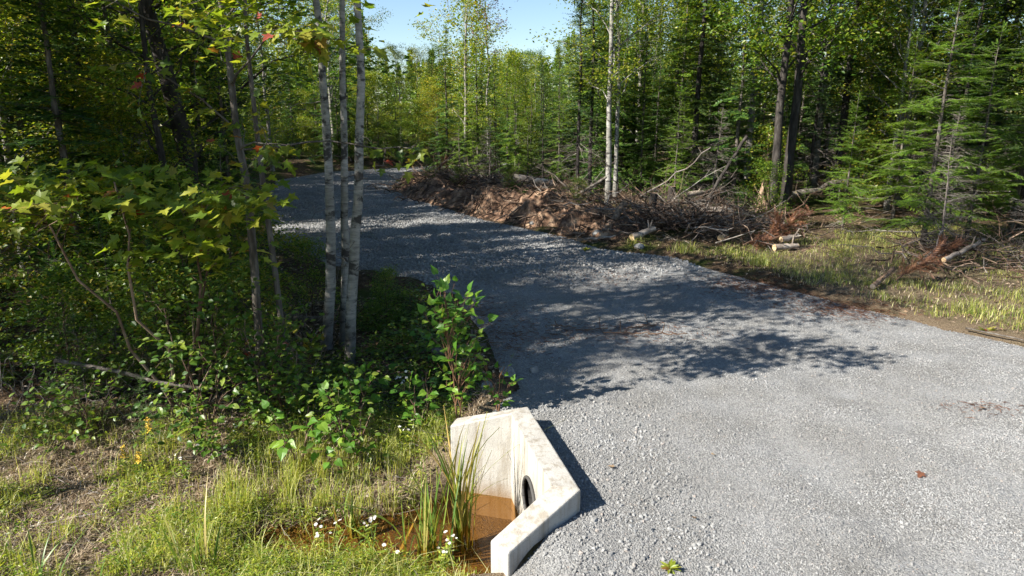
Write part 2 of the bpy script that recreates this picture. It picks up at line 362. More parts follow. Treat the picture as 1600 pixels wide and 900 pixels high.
def gravel_mat():
    m, nt, N, L, out = new_mat('crushed_gravel')
    tc = N.new('ShaderNodeTexCoord')
    v = N.new('ShaderNodeTexVoronoi'); v.inputs['Scale'].default_value = 62; L.new(tc.outputs['Object'], v.inputs['Vector'])
    n1 = noise(N, L, tc.outputs['Object'], 1.3, 4, 0.6); n2 = noise(N, L, tc.outputs['Object'], 90, 3, 0.7)
    bw = N.new('ShaderNodeSeparateColor'); L.new(v.outputs['Color'], bw.inputs[0])
    r = ramp(N, [(0, (.165, .165, .164)), (.5, (.23, .23, .228)), (1, (.29, .288, .282))]); L.new(bw.outputs[0], r.inputs[0])
    r1 = ramp(N, [(.35, (.74, .72, .69)), (.65, (1.06, 1.06, 1.06))]); L.new(n1.outputs[0], r1.inputs[0])
    c = mixc(N, L, 1.0, r.outputs[0], r1.outputs[0], 'MULTIPLY')
    p = N.new('ShaderNodeBsdfPrincipled'); p.inputs['Roughness'].default_value = 0.9; p.inputs['Specular IOR Level'].default_value = 0.2; L.new(c, p.inputs['Base Color'])
    b = N.new('ShaderNodeBump'); b.inputs['Strength'].default_value = 0.8; b.inputs['Distance'].default_value = 0.015; b.invert = True
    s = N.new('ShaderNodeMath'); s.operation = 'ADD'; L.new(v.outputs['Distance'], s.inputs[0]); L.new(n2.outputs[0], s.inputs[1])
    L.new(s.outputs[0], b.inputs['Height']); L.new(b.outputs[0], p.inputs['Normal']); L.new(p.outputs[0], out.inputs[0])
    return m
def stone_mat():
    m, nt, N, L, out = new_mat('gravel_stone')
    oi = N.new('ShaderNodeObjectInfo')
    r = ramp(N, [(0, (.15, .15, .149)), (.35, (.205, .205, .204)), (.75, (.245, .245, .242)), (.95, (.30, .297, .29)), (1, (.28, .24, .215))]); L.new(oi.outputs['Random'], r.inputs[0])
    p = N.new('ShaderNodeBsdfPrincipled'); p.inputs['Roughness'].default_value = 0.8; p.inputs['Specular IOR Level'].default_value = 0.3
    ge = N.new('ShaderNodeNewGeometry'); n1 = noise(N, L, ge.outputs['Position'], .9, 4, .6); r1 = ramp(N, [(.34, (.78, .765, .74)), (.64, (1.06, 1.06, 1.06))]); L.new(n1.outputs[0], r1.inputs[0])
    L.new(mixc(N, L, 1.0, r.outputs[0], r1.outputs[0], 'MULTIPLY'), p.inputs['Base Color']); L.new(p.outputs[0], out.inputs[0]); return m
def concrete_mat():
    m, nt, N, L, out = new_mat('precast_concrete')
    tc = N.new('ShaderNodeTexCoord')
    n1 = noise(N, L, tc.outputs['Object'], 2.2, 6, 0.6); n2 = noise(N, L, tc.outputs['Object'], 60, 4, 0.7)
    mp = N.new('ShaderNodeMapping'); mp.inputs['Scale'].default_value = (11, 11, 1.0); L.new(tc.outputs['Object'], mp.inputs[0])
    n3 = noise(N, L, mp.outputs[0], 1, 5, 0.65)
    r = ramp(N, [(.3, (.29, .27, .24)), (.5, (.37, .352, .32)), (.75, (.44, .424, .39))]); L.new(n1.outputs[0], r.inputs[0])
    r3 = ramp(N, [(.36, (.60, .53, .43)), (.52, (1, 1, 1))]); L.new(n3.outputs[0], r3.inputs[0])
    c = mixc(N, L, 0.7, r.outputs[0], r3.outputs[0], 'MULTIPLY')
    r2 = ramp(N, [(.30, (.75, .75, .75)), (.42, (1, 1, 1))]); L.new(n2.outputs[0], r2.inputs[0])
    c = mixc(N, L, 1.0, c, r2.outputs[0], 'MULTIPLY')
    vo = N.new('ShaderNodeTexVoronoi'); vo.inputs['Scale'].default_value = 34; L.new(tc.outputs['Object'], vo.inputs['Vector'])
    rv = ramp(N, [(.06, (.45, .43, .40)), (.13, (1, 1, 1))]); L.new(vo.outputs['Distance'], rv.inputs[0]); c = mixc(N, L, .8, c, rv.outputs[0], 'MULTIPLY')
    sx = N.new('ShaderNodeSeparateXYZ'); L.new(tc.outputs['Object'], sx.inputs[0])
    w = N.new('ShaderNodeMath'); w.operation = 'MULTIPLY_ADD'; L.new(n1.outputs[0], w.inputs[0]); w.inputs[1].default_value = 0.35; L.new(sx.outputs[2], w.inputs[2])
    mr = N.new('ShaderNodeMapRange'); mr.inputs[1].default_value = 0.14; mr.inputs[2].default_value = 0.36; mr.inputs[3].default_value = 0.75; mr.inputs[4].default_value = 0.0
    L.new(w.outputs[0], mr.inputs[0])
    c = mixc(N, L, mr.outputs[0], c, (.20, .125, .06))          # tannin stain along the water line
    p = N.new('ShaderNodeBsdfPrincipled'); p.inputs['Roughness'].default_value = 0.85; p.inputs['Specular IOR Level'].default_value = 0.25; L.new(c, p.inputs['Base Color'])
    b = N.new('ShaderNodeBump'); b.inputs['Strength'].default_value = 0.5; b.inputs['Distance'].default_value = 0.012
    hm = N.new('ShaderNodeMath'); hm.operation = 'MULTIPLY_ADD'; L.new(rv.outputs[0], hm.inputs[0]); hm.inputs[1].default_value = .8; L.new(n2.outputs[0], hm.inputs[2]); L.new(hm.outputs[0], b.inputs['Height']); L.new(b.outputs[0], p.inputs['Normal']); L.new(p.outputs[0], out.inputs[0]); return m
def water_mat():
    m, nt, N, L, out = new_mat('tannin_brown_water')
    tc = N.new('ShaderNodeTexCoord'); n = noise(N, L, tc.outputs['Object'], 5, 3, 0.5)
    b = N.new('ShaderNodeBump'); b.inputs['Strength'].default_value = 0.15; b.inputs['Distance'].default_value = 0.03; L.new(n.outputs[0], b.inputs['Height'])
    tr = N.new('ShaderNodeBsdfTransparent'); tr.inputs[0].default_value = (.86, .70, .46, 1)
    g = N.new('ShaderNodeBsdfGlossy'); g.inputs['Roughness'].default_value = 0.03; L.new(b.outputs[0], g.inputs['Normal'])
    fr = N.new('ShaderNodeFresnel'); fr.inputs['IOR'].default_value = 1.33; L.new(b.outputs[0], fr.inputs['Normal'])
    ge = N.new('ShaderNodeNewGeometry'); iv = N.new('ShaderNodeMath'); iv.operation = 'SUBTRACT'; iv.inputs[0].default_value = 1.0; L.new(ge.outputs['Backfacing'], iv.inputs[1])
    ml = N.new('ShaderNodeMath'); ml.operation = 'MULTIPLY'; L.new(fr.outputs[0], ml.inputs[0]); L.new(iv.outputs[0], ml.inputs[1])      # no total reflection seen from below
    mx = N.new('ShaderNodeMixShader'); L.new(ml.outputs[0], mx.inputs[0]); L.new(tr.outputs[0], mx.inputs[1]); L.new(g.outputs[0], mx.inputs[2])
    L.new(mx.outputs[0], out.inputs[0]); return m
M['ground'] = ground_mat(); M['gravel'] = gravel_mat(); M['gstone'] = stone_mat(); M['concrete'] = concrete_mat(); M['water'] = water_mat()
M['soil'] = surf('root_filled_soil', [(.30, (.028, .017, .011)), (.44, (.12, .068, .042)), (.55, (.24, .145, .09)), (.72, (.46, .32, .21))], 3.4, (1, 1, 1), 1.0, 11, bdist=0.08)
M['pipe'] = surf('dark_culvert_pipe', [(.3, (.03, .028, .026)), (.7, (.10, .095, .09))], 4, (1, 1, 1), 0.3, 20)

# ------------------------------------------------------------------ the setting: terrain, road, water
def grid_mesh(name, X, Y, Z, mat, keep=None):
    ny, nx = X.shape
    mb = MB(); v = np.stack([X, Y, Z], -1).reshape(-1, 3)
    i = np.arange(ny - 1)[:, None] * nx + np.arange(nx - 1)[None, :]
    f = np.stack([i, i + 1, i + nx + 1, i + nx], -1).reshape(-1, 4)
    if keep is not None:
        f = f[keep.reshape(-1)]
        used = np.unique(f); mp = np.full(len(v), -1); mp[used] = np.arange(len(used)); f = mp[f]; v = v[used]
    mb.add(v, f); return mb.build(name, mat), v
xs = np.concatenate([np.linspace(-400, -45, 12), np.arange(-40, -9, 0.9), np.arange(-8.9, -1.2, 0.14), np.arange(-1.2, 1.0, 0.07), np.arange(1.0, 12, 0.16), np.arange(12.2, 42, 0.9), np.linspace(45, 400, 12)])
ys = np.concatenate([np.linspace(-200, 1.5, 8), np.arange(2.2, 4.0, 0.2), np.arange(4.0, 7.4, 0.07), np.arange(7.4, 18, 0.14), np.arange(18.2, 46, 0.4), np.arange(47, 100, 3), np.linspace(105, 600, 12)])
X, Y = np.meshgrid(xs, ys); Z = ground_z(X, Y)
terrain, tv = grid_mesh('ground', X, Y, Z, M['ground'])
a = terrain.data.attributes.new('silt', 'FLOAT', 'POINT')
silt = (tv[:, 2] < -0.72) & (tv[:, 0] > -3.2) & (tv[:, 0] < 0.6) & (tv[:, 1] > 4.4) & (tv[:, 1] < 7)
a.data.foreach_set('value', silt.astype(np.float32))
th_ = sstep(8.1, 7.0, tv[:, 1] + .4 * fbm(tv[:, 0], tv[:, 1], 2, 61)) * (tv[:, 0] < 0) * (tv[:, 1] > 2)
th_ = np.maximum(th_, .7 * sstep(20, 15, tv[:, 1]) * (tv[:, 0] > 5.5) * (tv[:, 1] > 8))
a2 = terrain.data.attributes.new('thatch', 'FLOAT', 'POINT'); a2.data.foreach_set('value', th_.astype(np.float32))
tag(terrain, 'brown forest floor with moss and leaf litter', None, None, 'structure')

rx = np.concatenate([np.arange(-13, -1.2, 0.2), np.arange(-1.2, 9, 0.08), np.arange(9, 30.5, 0.5)])
ry = np.concatenate([np.arange(1.2, 4.0, 0.2), np.arange(4.0, 9, 0.08), np.arange(9, 20, 0.16), np.arange(20, 49, 0.3)])
X, Y = np.meshgrid(rx, ry)
sd = sdist(ROAD, X, Y); Z = road_z(X, Y) - 0.14 * sstep(-0.1, 0.4, sd)
cx = (X[1:, 1:] + X[:-1, :-1]) / 2; cy = (Y[1:, 1:] + Y[:-1, :-1]) / 2
keep = (sdist(ROAD, cx, cy) < 0.4) & (sdist(BASIN, cx, cy) > 0.0)
road, _ = grid_mesh('gravel_road', X, Y, Z, M['gravel'], keep)
tag(road, 'grey crushed gravel driveway bending left into the wood', None, None, 'structure')

wx = np.linspace(-3.2, 0.42, 24); wy = np.linspace(4.55, 6.85, 16); X, Y = np.meshgrid(wx, wy)
cx = (X[1:, 1:] + X[:-1, :-1]) / 2; cy = (Y[1:, 1:] + Y[:-1, :-1]) / 2
keep = (cx < -0.15) | (sdist(BASIN, cx, cy) < 0.02)
water, _ = grid_mesh('ditch_water', X, Y, np.full(X.shape, WATER_Z), M['water'], keep)
tag(water, 'still brown ditch water at the culvert mouth', None, None, 'structure')

# loose stones: one vertex per stone, a stone shape instanced on each
def stones(name, pts, scl, label, parent=None):
    n = len(pts)
    me = bpy.data.meshes.new(name); me.vertices.add(n); me.vertices.foreach_set('co', pts.astype(np.float32).ravel())
    r = me.attributes.new('rot', 'FLOAT_VECTOR', 'POINT'); r.data.foreach_set('vector', rng.uniform(0, 6.28, (n, 3)).astype(np.float32).ravel())
    s = me.attributes.new('scl', 'FLOAT_VECTOR', 'POINT'); s.data.foreach_set('vector', (scl[:, None] * rng.uniform(0.6, 1.25, (n, 3))).astype(np.float32).ravel())
    me.materials.append(M['gstone']); o = link(name, me)
    g = bpy.data.node_groups.new('stone_scatter', 'GeometryNodeTree')
    g.interface.new_socket('Geometry', in_out='INPUT', socket_type='NodeSocketGeometry'); g.interface.new_socket('Geometry', in_out='OUTPUT', socket_type='NodeSocketGeometry')
    N = g.nodes; L = g.links
    gi = N.new('NodeGroupInput'); go = N.new('NodeGroupOutput')
    ico = N.new('GeometryNodeMeshIcoSphere'); ico.inputs['Radius'].default_value = 1.0; ico.inputs['Subdivisions'].default_value = 1
    sp = N.new('GeometryNodeSetPosition'); nz = N.new('ShaderNodeTexNoise'); nz.inputs['Scale'].default_value = 1.3
    pos = N.new('GeometryNodeInputPosition'); vm = N.new('ShaderNodeVectorMath'); vm.operation = 'SCALE'; L.new(pos.outputs[0], vm.inputs[0])
    ma = N.new('ShaderNodeMath'); ma.operation = 'MULTIPLY_ADD'; L.new(nz.outputs[0], ma.inputs[0]); ma.inputs[1].default_value = 1.6; ma.inputs[2].default_value = -0.8
    L.new(ma.outputs[0], vm.inputs['Scale']); L.new(ico.outputs[0], sp.inputs[0]); L.new(vm.outputs[0], sp.inputs['Offset'])
    sm = N.new('GeometryNodeSetMaterial'); sm.inputs['Material'].default_value = M['gstone']; L.new(sp.outputs[0], sm.inputs[0])
    ss = N.new('GeometryNodeSetShadeSmooth'); ss.inputs['Shade Smooth'].default_value = False; L.new(sm.outputs[0], ss.inputs[0])
    ip = N.new('GeometryNodeInstanceOnPoints'); L.new(gi.outputs[0], ip.inputs['Points']); L.new(ss.outputs[0], ip.inputs['Instance'])
    for nm, sock in (('rot', 'Rotation'), ('scl', 'Scale')):
        na = N.new('GeometryNodeInputNamedAttribute'); na.data_type = 'FLOAT_VECTOR'; na.inputs['Name'].default_value = nm
        L.new(na.outputs[0], ip.inputs[sock])
    L.new(ip.outputs[0], go.inputs[0])
    md = o.modifiers.new('stone_scatter', 'NODES'); md.node_group = g
    return tag(o, label, None, None, 'stuff')
def road_points(n, x0, x1, y0, y1, lim=0.15):
    x = rng.uniform(x0, x1, n); y = rng.uniform(y0, y1, n)
    k = (sdist(ROAD, x, y) < lim + 0.25 * fbm(x * 2, y * 2, 2, 8)) & (sdist(BASIN, x, y) > 0.12) & (np.abs(x) < y * 0.80 + 1.0)
    x, y = x[k], y[k]
    tr_ = np.zeros(len(x))
    for o_ in (1.15, 2.75): tr_ = np.maximum(tr_, np.exp(-((x - np.interp(y, [3, 7, 10, 13.4, 17.8, 25], [2.2, 1.3, .3, -1.4, -5.2, -8.8]) - o_) / .26) ** 2))
    k = rng.uniform(0, 1, len(x)) > .62 * tr_; x, y = x[k], y[k]      # fewer loose stones in the wheel tracks
    return x, y, road_z(x, y) - 0.14 * sstep(-0.1, 0.4, sdist(ROAD, x, y))
P = []; S = []
for n, x0, x1, y0, y1, s0, s1 in ((120000, -0.4, 6.2, 3.7, 7.9, .0034, .0085), (95000, -0.5, 9.0, 5.6, 13.5, .004, .0098), (5000, -0.4, 9, 3.7, 13.5, .010, .016), (1500, -.2, 1.6, 3.7, 7.2, .010, .02)):
    x, y, z = road_points(n, x0, x1, y0, y1); k = rng.uniform(0, 1, len(x)) < (sstep(7.9, 5.6, y) if n == 120000 else sstep(5.2, 7.2, y) if n == 95000 else 1.0); x, y, z = x[k], y[k], z[k]; s = rng.uniform(s0, s1, len(x)); P.append(np.stack([x, y, z + 0.25 * s], -1)); S.append(s)
stones('loose_gravel', np.concatenate(P), np.concatenate(S), 'fine grey crushed gravel covering the driveway apron')
x, y, z = road_points(260000, -12, 4, 11.5, 38, 0.3); k = rng.uniform(0, 1, len(x)) < sstep(11.5, 16.5, y - 0.35 * x); x, y, z = x[k], y[k], z[k]
s = rng.uniform(.014, .034, len(x)); stones('coarse_gravel', np.stack([x, y, z + 0.3 * s], -1), s, 'coarser blue grey crushed stone on the bend of the driveway')

# ------------------------------------------------------------------ culvert headwall
def prism(plan, z0, ztops):
    n = len(plan)
    v = [(x, y, z0) for x, y in plan] + [(x, y, z) for (x, y), z in zip(plan, ztops)]
    mb = MB(); mb.add(np.array(v), np.array([[i, (i + 1) % n, n + (i + 1) % n, n + i] for i in range(n)]))
    mb.f.append(np.array([[n + i for i in range(n)]])); mb.m.append(np.array([0]))
    mb.f.append(np.array([[i for i in reversed(range(n))]])); mb.m.append(np.array([0])); return mb
ON = np.array([0.56, 4.99]); OF = np.array([0.17, 6.61])
u = (OF - ON) / np.linalg.norm(OF - ON); nn = np.array([-u[1], u[0]])            # nn points into the ditch
WN = np.array([-0.735, -0.677]); WF = WN - 2 * np.dot(WN, u) * u
def perp_in(w, sgn): return np.array([-w[1], w[0]]) * sgn
TH = 0.21
def line_x(p, d, q, e):
    t = np.cross(q - p, e) / np.cross(d, e); return p + d * t
pn = perp_in(WN, -1); pf = perp_in(WF, 1)
IN = line_x(ON + nn * TH, u, ON + pn * TH, WN); IF = line_x(OF + nn * TH, u, OF + pf * TH, WF)
EN = ON + WN * 0.80; EF = OF + WF * 0.80; EIN = EN + pn * TH; EIF = EF + pf * TH
head = thing('culvert_headwall', 'pale concrete culvert headwall with two splayed wing walls beside the gravel', 'headwall', (0.3, 5.8, -0.77))
HB = (0.3, 5.8, -0.77)
def bevelled(o, joints, w=0.016):
    """round the free edges, not the joint where two wall pieces meet"""
    me = o.data; co = [v.co + Vector(HB) for v in me.vertices]
    at_ = me.attributes.new('bevel_weight_edge', 'FLOAT', 'EDGE')
    onj = [any(math.hypot(c.x - j[0], c.y - j[1]) < .003 for j in joints) for c in co]
    bm = bmesh.new(); bm.from_mesh(me); bm.edges.ensure_lookup_table(); val = []
    for e in bm.edges:
        a_, b_ = (v.index for v in e.verts)
        sharp = len(e.link_faces) == 2 and e.calc_face_angle() > rad(30)
        j_ = onj[a_] and onj[b_]
        val.append(1.0 if sharp and not (j_ and all(co[k].z > -2 for k in (a_, b_)) and len(joints) == 2) else 0.0)
        if len(joints) == 4 and j_: val[-1] = 1.0 if sharp and abs(co[a_].z - co[b_].z) < .01 and co[a_].z > 0 and any(math.hypot(co[a_].x - p[0], co[a_].y - p[1]) < .003 and math.hypot(co[b_].x - q[0], co[b_].y - q[1]) < .003 for p, q in ((IN, IF), (IF, IN), (ON, OF), (OF, ON))) else 0.0
    bm.free(); at_.data.foreach_set('value', val)
    b = o.modifiers.new('bevel', 'BEVEL'); b.width = w; b.segments = 2; b.limit_method = 'WEIGHT'
# centre wall with a round opening
ZB, ZT = -1.35, 0.21
pc = IN + (IF - IN) * 0.47; pcz = -0.33; PR = 0.205
Lc = np.linalg.norm(IF - IN); uu = (IF - IN) / Lc; ctr = np.dot(pc - IN, uu)
mb = MB(); K = 32; ang = [2 * math.pi * i / K for i in range(K)]
def rectpt(a):
    c, s = math.cos(a), math.sin(a)
    tx = ((Lc - ctr) / c if c > 1e-9 else (-ctr / c if c < -1e-9 else 1e9)); tz = ((ZT - pcz) / s if s > 1e-9 else ((ZB - pcz) / s if s < -1e-9 else 1e9))
    t = min(tx, tz); return ctr + t * c, pcz + t * s
angs = sorted(ang + [math.atan2(zz - pcz, xx - ctr) % (2 * math.pi) for xx in (0, Lc) for zz in (ZB, ZT)])
K = len(angs); V = []
for a_ in angs:
    q = IN + uu * (ctr + PR * math.cos(a_)); V.append((q[0], q[1], pcz + PR * math.sin(a_)))
for a_ in angs:
    sx_, sz_ = rectpt(a_); q = IN + uu * sx_; V.append((q[0], q[1], sz_))
mb.add(V, [[i, (i + 1) % K, K + (i + 1) % K, K + i] for i in range(K)])
A, B, C_, D_ = [(*IN,), (*IF,), (*OF,), (*ON,)]
v = [(*A, ZT), (*B, ZT), (*C_, ZT), (*D_, ZT), (*C_, ZB), (*D_, ZB)]
mb.add(v, [[0, 3, 2, 1], [3, 5, 4, 2]])
w = mb.build('centre_wall', M['concrete'], head, HB, False)
# merge the loose borders so the bevel rounds the top edge
bm = bmesh.new(); bm.from_mesh(w.data); bmesh.ops.remove_doubles(bm, verts=bm.verts, dist=0.0005); bmesh.ops.recalc_face_normals(bm, faces=bm.faces); bm.to_mesh(w.data); bm.free()
wn_ = prism([ON, EN, EIN, IN], ZB, [ZT, 0.0, 0.0, ZT]).build('wing_wall', M['concrete'], head, HB, False)
wf_ = prism([OF, IF, EIF, EF], ZB, [ZT, ZT, -0.02, -0.02]).build('wing_wall', M['concrete'], head, HB, False)
for o in (wn_, wf_):
    bm = bmesh.new(); bm.from_mesh(o.data); bmesh.ops.recalc_face_normals(bm, faces=bm.faces); bm.to_mesh(o.data); bm.free()
bevelled(wn_, [ON, IN]); bevelled(wf_, [OF, IF]); bevelled(w, [ON, IN, OF, IF])
mb = MB(); pin = -nn
ringpts = [(*(pc + pin * d), pcz) for d in np.arange(0.03, 2.5, 0.03)]
tube(mb, ringpts, PR - 0.004 + 0.006 * (np.arange(len(ringpts)) % 2), 28)
mb.f.append(np.array([list(range(mb.n - 28, mb.n))])); mb.m.append(np.array([0]))
mb.build('pipe', M['pipe'], head, HB)
rm_ = MB(); ra = np.linspace(0, 2 * math.pi, 41); pr_ = [(*(pc + uu * (PR + .004) * math.cos(a_) + nn * .012), pcz + (PR + .004) * math.sin(a_)) for a_ in ra]; tube(rm_, pr_, .017, 7); rm_.build('pipe_rim', M['pipe'], head, HB)

# ------------------------------------------------------------------ tree builders (meshes shared between alike trees)
def decid(h, r0, cs, cr, nleaf, leaf, matl, bark, lsize, lean=(0, 0), nlimb=16, trunk_pts=None):
    """returns list of (part name, mesh)"""
    tb = MB(); lb = MB()
    n = 9; t = np.linspace(0, 1, n)
    pts = np.stack([lean[0] * t ** 1.5 + 0.012 * h * rng.normal(0, 1, n) * t, lean[1] * t ** 1.5 + 0.012 * h * rng.normal(0, 1, n) * t, h * t - 0.25 * (t == 0)], -1)
    if trunk_pts is not None:
        pts = np.asarray(trunk_pts, float); n = len(pts)
        tt = np.linspace(0, n - 1, 26); pts = np.stack([np.interp(tt, np.arange(n), pts[:, i]) for i in range(3)], -1)
        pts = pts + np.stack([rng.normal(0, .006, 26), rng.normal(0, .006, 26), np.zeros(26)], -1)
        t = np.linspace(0, 1, 26)
    r = r0 * (1 - 0.82 * t) + 0.25 * r0 * np.exp(-t * h / 0.35)
    tube(tb, pts, r, 12 if trunk_pts is not None else 8, 0, 0.05)
    tips = []
    for i in range(nlimb):
        zt = cs / h + (0.97 - cs / h) * (i + rng.uniform(0, .8)) / nlimb
        p0 = np.array([np.interp(zt, t, pts[:, k]) for k in range(3)])
        az = i * 2.4 + rng.uniform(-.5, .5); f = (zt - cs / h) / (1 - cs / h)
        L = cr * (0.55 + 0.6 * math.sin(math.pi * min(1, f * .85 + .15))) * rng.uniform(.7, 1.15)
        el = rad(rng.uniform(15, 45) + 30 * f)
        d = np.array([math.cos(az) * math.cos(el), math.sin(az) * math.cos(el), math.sin(el)])
        lp = wob(p0, p0 + d * L, 5, .05, (0, 0, .05 * L)); rl = max(.006, 0.32 * r0 * (1 - zt * .7))
        tube(tb, lp, rl * np.linspace(1, .25, 5), 5)
        for j in range(6):
            q = rng.uniform(.25, 1.0); b0 = np.array([np.interp(q * 4, np.arange(5), lp[:, k]) for k in range(3)])
            dd = nrm(d + rng.normal(0, .55, 3)); l2 = L * rng.uniform(.25, .5)
            sp = wob(b0, b0 + dd * l2, 4, .07); tube(tb, sp, .25 * rl * np.linspace(1, .4, 4) + .002, 3)
            tips += [sp[1], sp[2], sp[3], sp[3]]
    tips = np.array(tips)
    # leaves sit in flat sprays around the twig points
    k = max(1, nleaf // len(tips)); P = np.repeat(tips, k, 0)
    spread = 0.16 * cr ** .6
    P = P + rng.normal(0, 1, P.shape) * np.array([spread, spread, spread * .45])
    scatter(lb, *leaf, P, rand_dir(len(P), .3) + np.array([0, 0, -.25]), up_normal(len(P), .55), rng.uniform(.65, 1.15, len(P)) * lsize)
    return [('trunk', tb.mesh('trunk', M[bark])), ('crown', lb.mesh('crown', M[matl], smooth=False))]

def conifer(h, r0, br, live, dead, matl, bark, sprig=SPRIG_LO, tw=0.34, step=0.3, per=5, tw_space=0.09, droop=0.25, twmat='twig', wid=1.0):
    tb = MB(); lb = MB(); db = MB(); nd = 0
    n = 9; t = np.linspace(0, 1, n)
    pts = np.stack([0.006 * h * rng.normal(0, 1, n) * t, 0.006 * h * rng.normal(0, 1, n) * t, h * t - .25 * (t == 0)], -1)
    tube(tb, pts, r0 * (1 - .95 * t) + .2 * r0 * np.exp(-t * h / .3), 8, 0, 0.05)
    z = dead; P = []; D = []; N_ = []; S = []
    while z < h - 0.12:
        f = z / h
        for i in range(per):
            if rng.uniform() < .12: continue
            az = rng.uniform(0, 2 * math.pi); zz = z + rng.uniform(-.65, .65) * step
            L = br * max(.05, (1 - f)) ** .75 * rng.uniform(.65, 1.15)
            p0 = np.array([np.interp(zz / h, t, pts[:, 0]), np.interp(zz / h, t, pts[:, 1]), zz])
            rise = rad(38 * f - 8 + rng.uniform(-17, 17)); dr_ = droop * rng.uniform(.3, 1.8)
            out = np.array([math.cos(az), math.sin(az), 0])
            s = np.linspace(0, 1, 6)[:, None]
            bp = p0 + out * s * L * math.cos(rise) + np.array([0, 0, 1.0]) * (s * L * math.sin(rise) - dr_ * L * s ** 1.6 + .12 * L * s ** 3)
            bp[1:] += rng.normal(0, .015 * L, (5, 3))
            if zz < live + rng.uniform(-.35, .35):
                nd += 1; tube(db, bp, (0.006 + .006 * L) * np.linspace(1, .3, 6), 3)
                for q in range(int(5 + 5 * L)):
                    a_ = rng.uniform(.2, 1) * 5; b0 = np.array([np.interp(a_, np.arange(6), bp[:, k]) for k in range(3)])
                    dd = nrm(out + rng.normal(0, .75, 3) * np.array([1, 1, .6])); l2 = L * rng.uniform(.12, .38)
                    tube(db, wob(b0, b0 + dd * l2, 3, .1), np.array([.004, .003, .0015]), 3)
                continue
            tube(tb, bp, (.004 + .007 * L) * np.linspace(1, .25, 6), 3)
            m = max(3, int(L / tw_space))
            q = (np.arange(m) + rng.uniform(0, 1, m)) / m; q = .12 + .88 * q
            B = np.stack([np.interp(q * 5, np.arange(6), bp[:, k]) for k in range(3)], -1)
            tan = nrm(np.stack([np.interp(q * 5, np.arange(6), np.gradient(bp[:, k])) for k in range(3)], -1))
            side = nrm(np.cross(tan, np.array([0, 0, 1.0])))
            for sgn in (-1, 1):
                a_ = np.radians(rng.uniform(35, 60, m))[:, None]
                dd = tan * np.cos(a_) + sgn * side * np.sin(a_) + np.array([0, 0, -1]) * rng.uniform(0, .25, m)[:, None]
                ll = tw * (1.15 - .75 * q) * (.45 + .55 * min(1.2, L)) * rng.uniform(.6, 1.2, m)
                P.append(B); D.append(dd); N_.append(np.array([0, 0, 1.0]) + rng.normal(0, .25, (m, 3))); S.append(ll)
                if sprig is SPRIG_HI:       # second order twigs
                    for e in (.45, .7):
                        P.append(B + nrm(dd) * (ll * e)[:, None]); D.append(nrm(dd) + sgn * rng.uniform(-.9, .9, (m, 1)) * tan); N_.append(np.array([0, 0, 1.0]) + rng.normal(0, .25, (m, 3))); S.append(ll * .55)
            P.append(bp[-1:]); D.append(tan[-1:]); N_.append(np.array([[0, 0, 1.0]])); S.append(np.array([tw * .6]))
        z += step * (1 - .35 * f) * rng.uniform(.8, 1.2)
    P.append(pts[-1:] - np.array([0, 0, .1])); D.append(np.array([[0.02, 0, 1.0]])); N_.append(np.array([[1.0, 0, 0]])); S.append(np.array([.3]))
    S = np.concatenate(S); S3 = np.stack([S, S * wid, S], -1)
    scatter(lb, *sprig, np.concatenate(P), np.concatenate(D), np.concatenate(N_), S3)
    parts = [('trunk', tb.mesh('trunk', M[bark])), ('crown', lb.mesh('crown', M[matl], smooth=False))]
    if nd: parts.append(('dead_branches', db.mesh('dead_branches', M[twmat])))
    return parts
def plant_tree(name, parts, label, cat, loc, group=None, rz=0.0, sc=1.0, tilt=(0, 0)):
    o = thing(name, label, cat, loc, group, rz, sc); o.rotation_euler = (tilt[0], tilt[1], rz)
    for nm, me in parts: link(nm, me, o)
    return o

T = {}
T['maple_tall'] = decid(13, .12, 2.5, 2.7, 10500, RHOMB, 'maple', 'grey_bark', .135, (.3, .2), 24)
T['maple_mid'] = decid(10.5, .10, 1.5, 2.3, 10500, RHOMB, 'maple_yellow', 'grey_bark', .125, (-.2, .3), 24)
T['birch_tall'] = decid(12.5, .10, 3.0, 2.0, 9500, RHOMB, 'birch_leaf', 'birch', .095, (.3, -.2), 22)
T['ash_dark'] = decid(13, .14, 3.3, 2.5, 9500, RHOMB, 'maple', 'dark_bark', .13, (-.3, .1), 22)
T['maple_young'] = decid(5.5, .045, .8, 1.5, 6500, RHOMB, 'maple_yellow', 'grey_bark', .11, (.1, .1), 18)
T['maple_bush'] = decid(2.6, .022, .3, .95, 3200, RHOMB, 'maple', 'brown_twig', .09, (.1, .1), 14)
T['red_maple'] = decid(10, .07, 5.5, 1.2, 1500, RHOMB, 'maple_red', 'grey_bark', .10, (.1, .1), 12)
T['roadside'] = decid(9.2, .10, 5.4, 1.4, 6500, RHOMB, 'maple', 'grey_bark', .13, (.1, .1), 16)
T['roadside_high'] = decid(9.0, .10, 6.4, 1.25, 5500, RHOMB, 'maple', 'grey_bark', .13, (.1, .1), 16)
T['fir_tall'] = conifer(12, .12, 1.9, 1.9, .6, 'fir', 'bark', step=.28, wid=1.35)
T['fir_mid'] = conifer(8.5, .09, 1.7, .6, .3, 'fir', 'bark', step=.26, wid=1.35)
T['fir_light'] = conifer(9.5, .09, 1.8, .7, .3, 'fir_bright', 'bark', step=.26, wid=1.35)
T['fir_small'] = conifer(4.2, .045, 1.15, .3, .15, 'fir_bright', 'bark', step=.2, tw_space=.07, tw=.26)
T['fir_low'] = conifer(2.0, .025, .8, .05, .05, 'fir', 'bark', sprig=SPRIG_HI, step=.16, tw_space=.075, tw=.2)
T['spruce_tall'] = conifer(13.5, .14, 1.8, 3.0, .7, 'spruce', 'dark_bark', step=.28, wid=1.35)
T['spruce_thin'] = conifer(9.5, .07, 1.1, 2.4, .5, 'spruce', 'dark_bark', step=.26, wid=1.35)
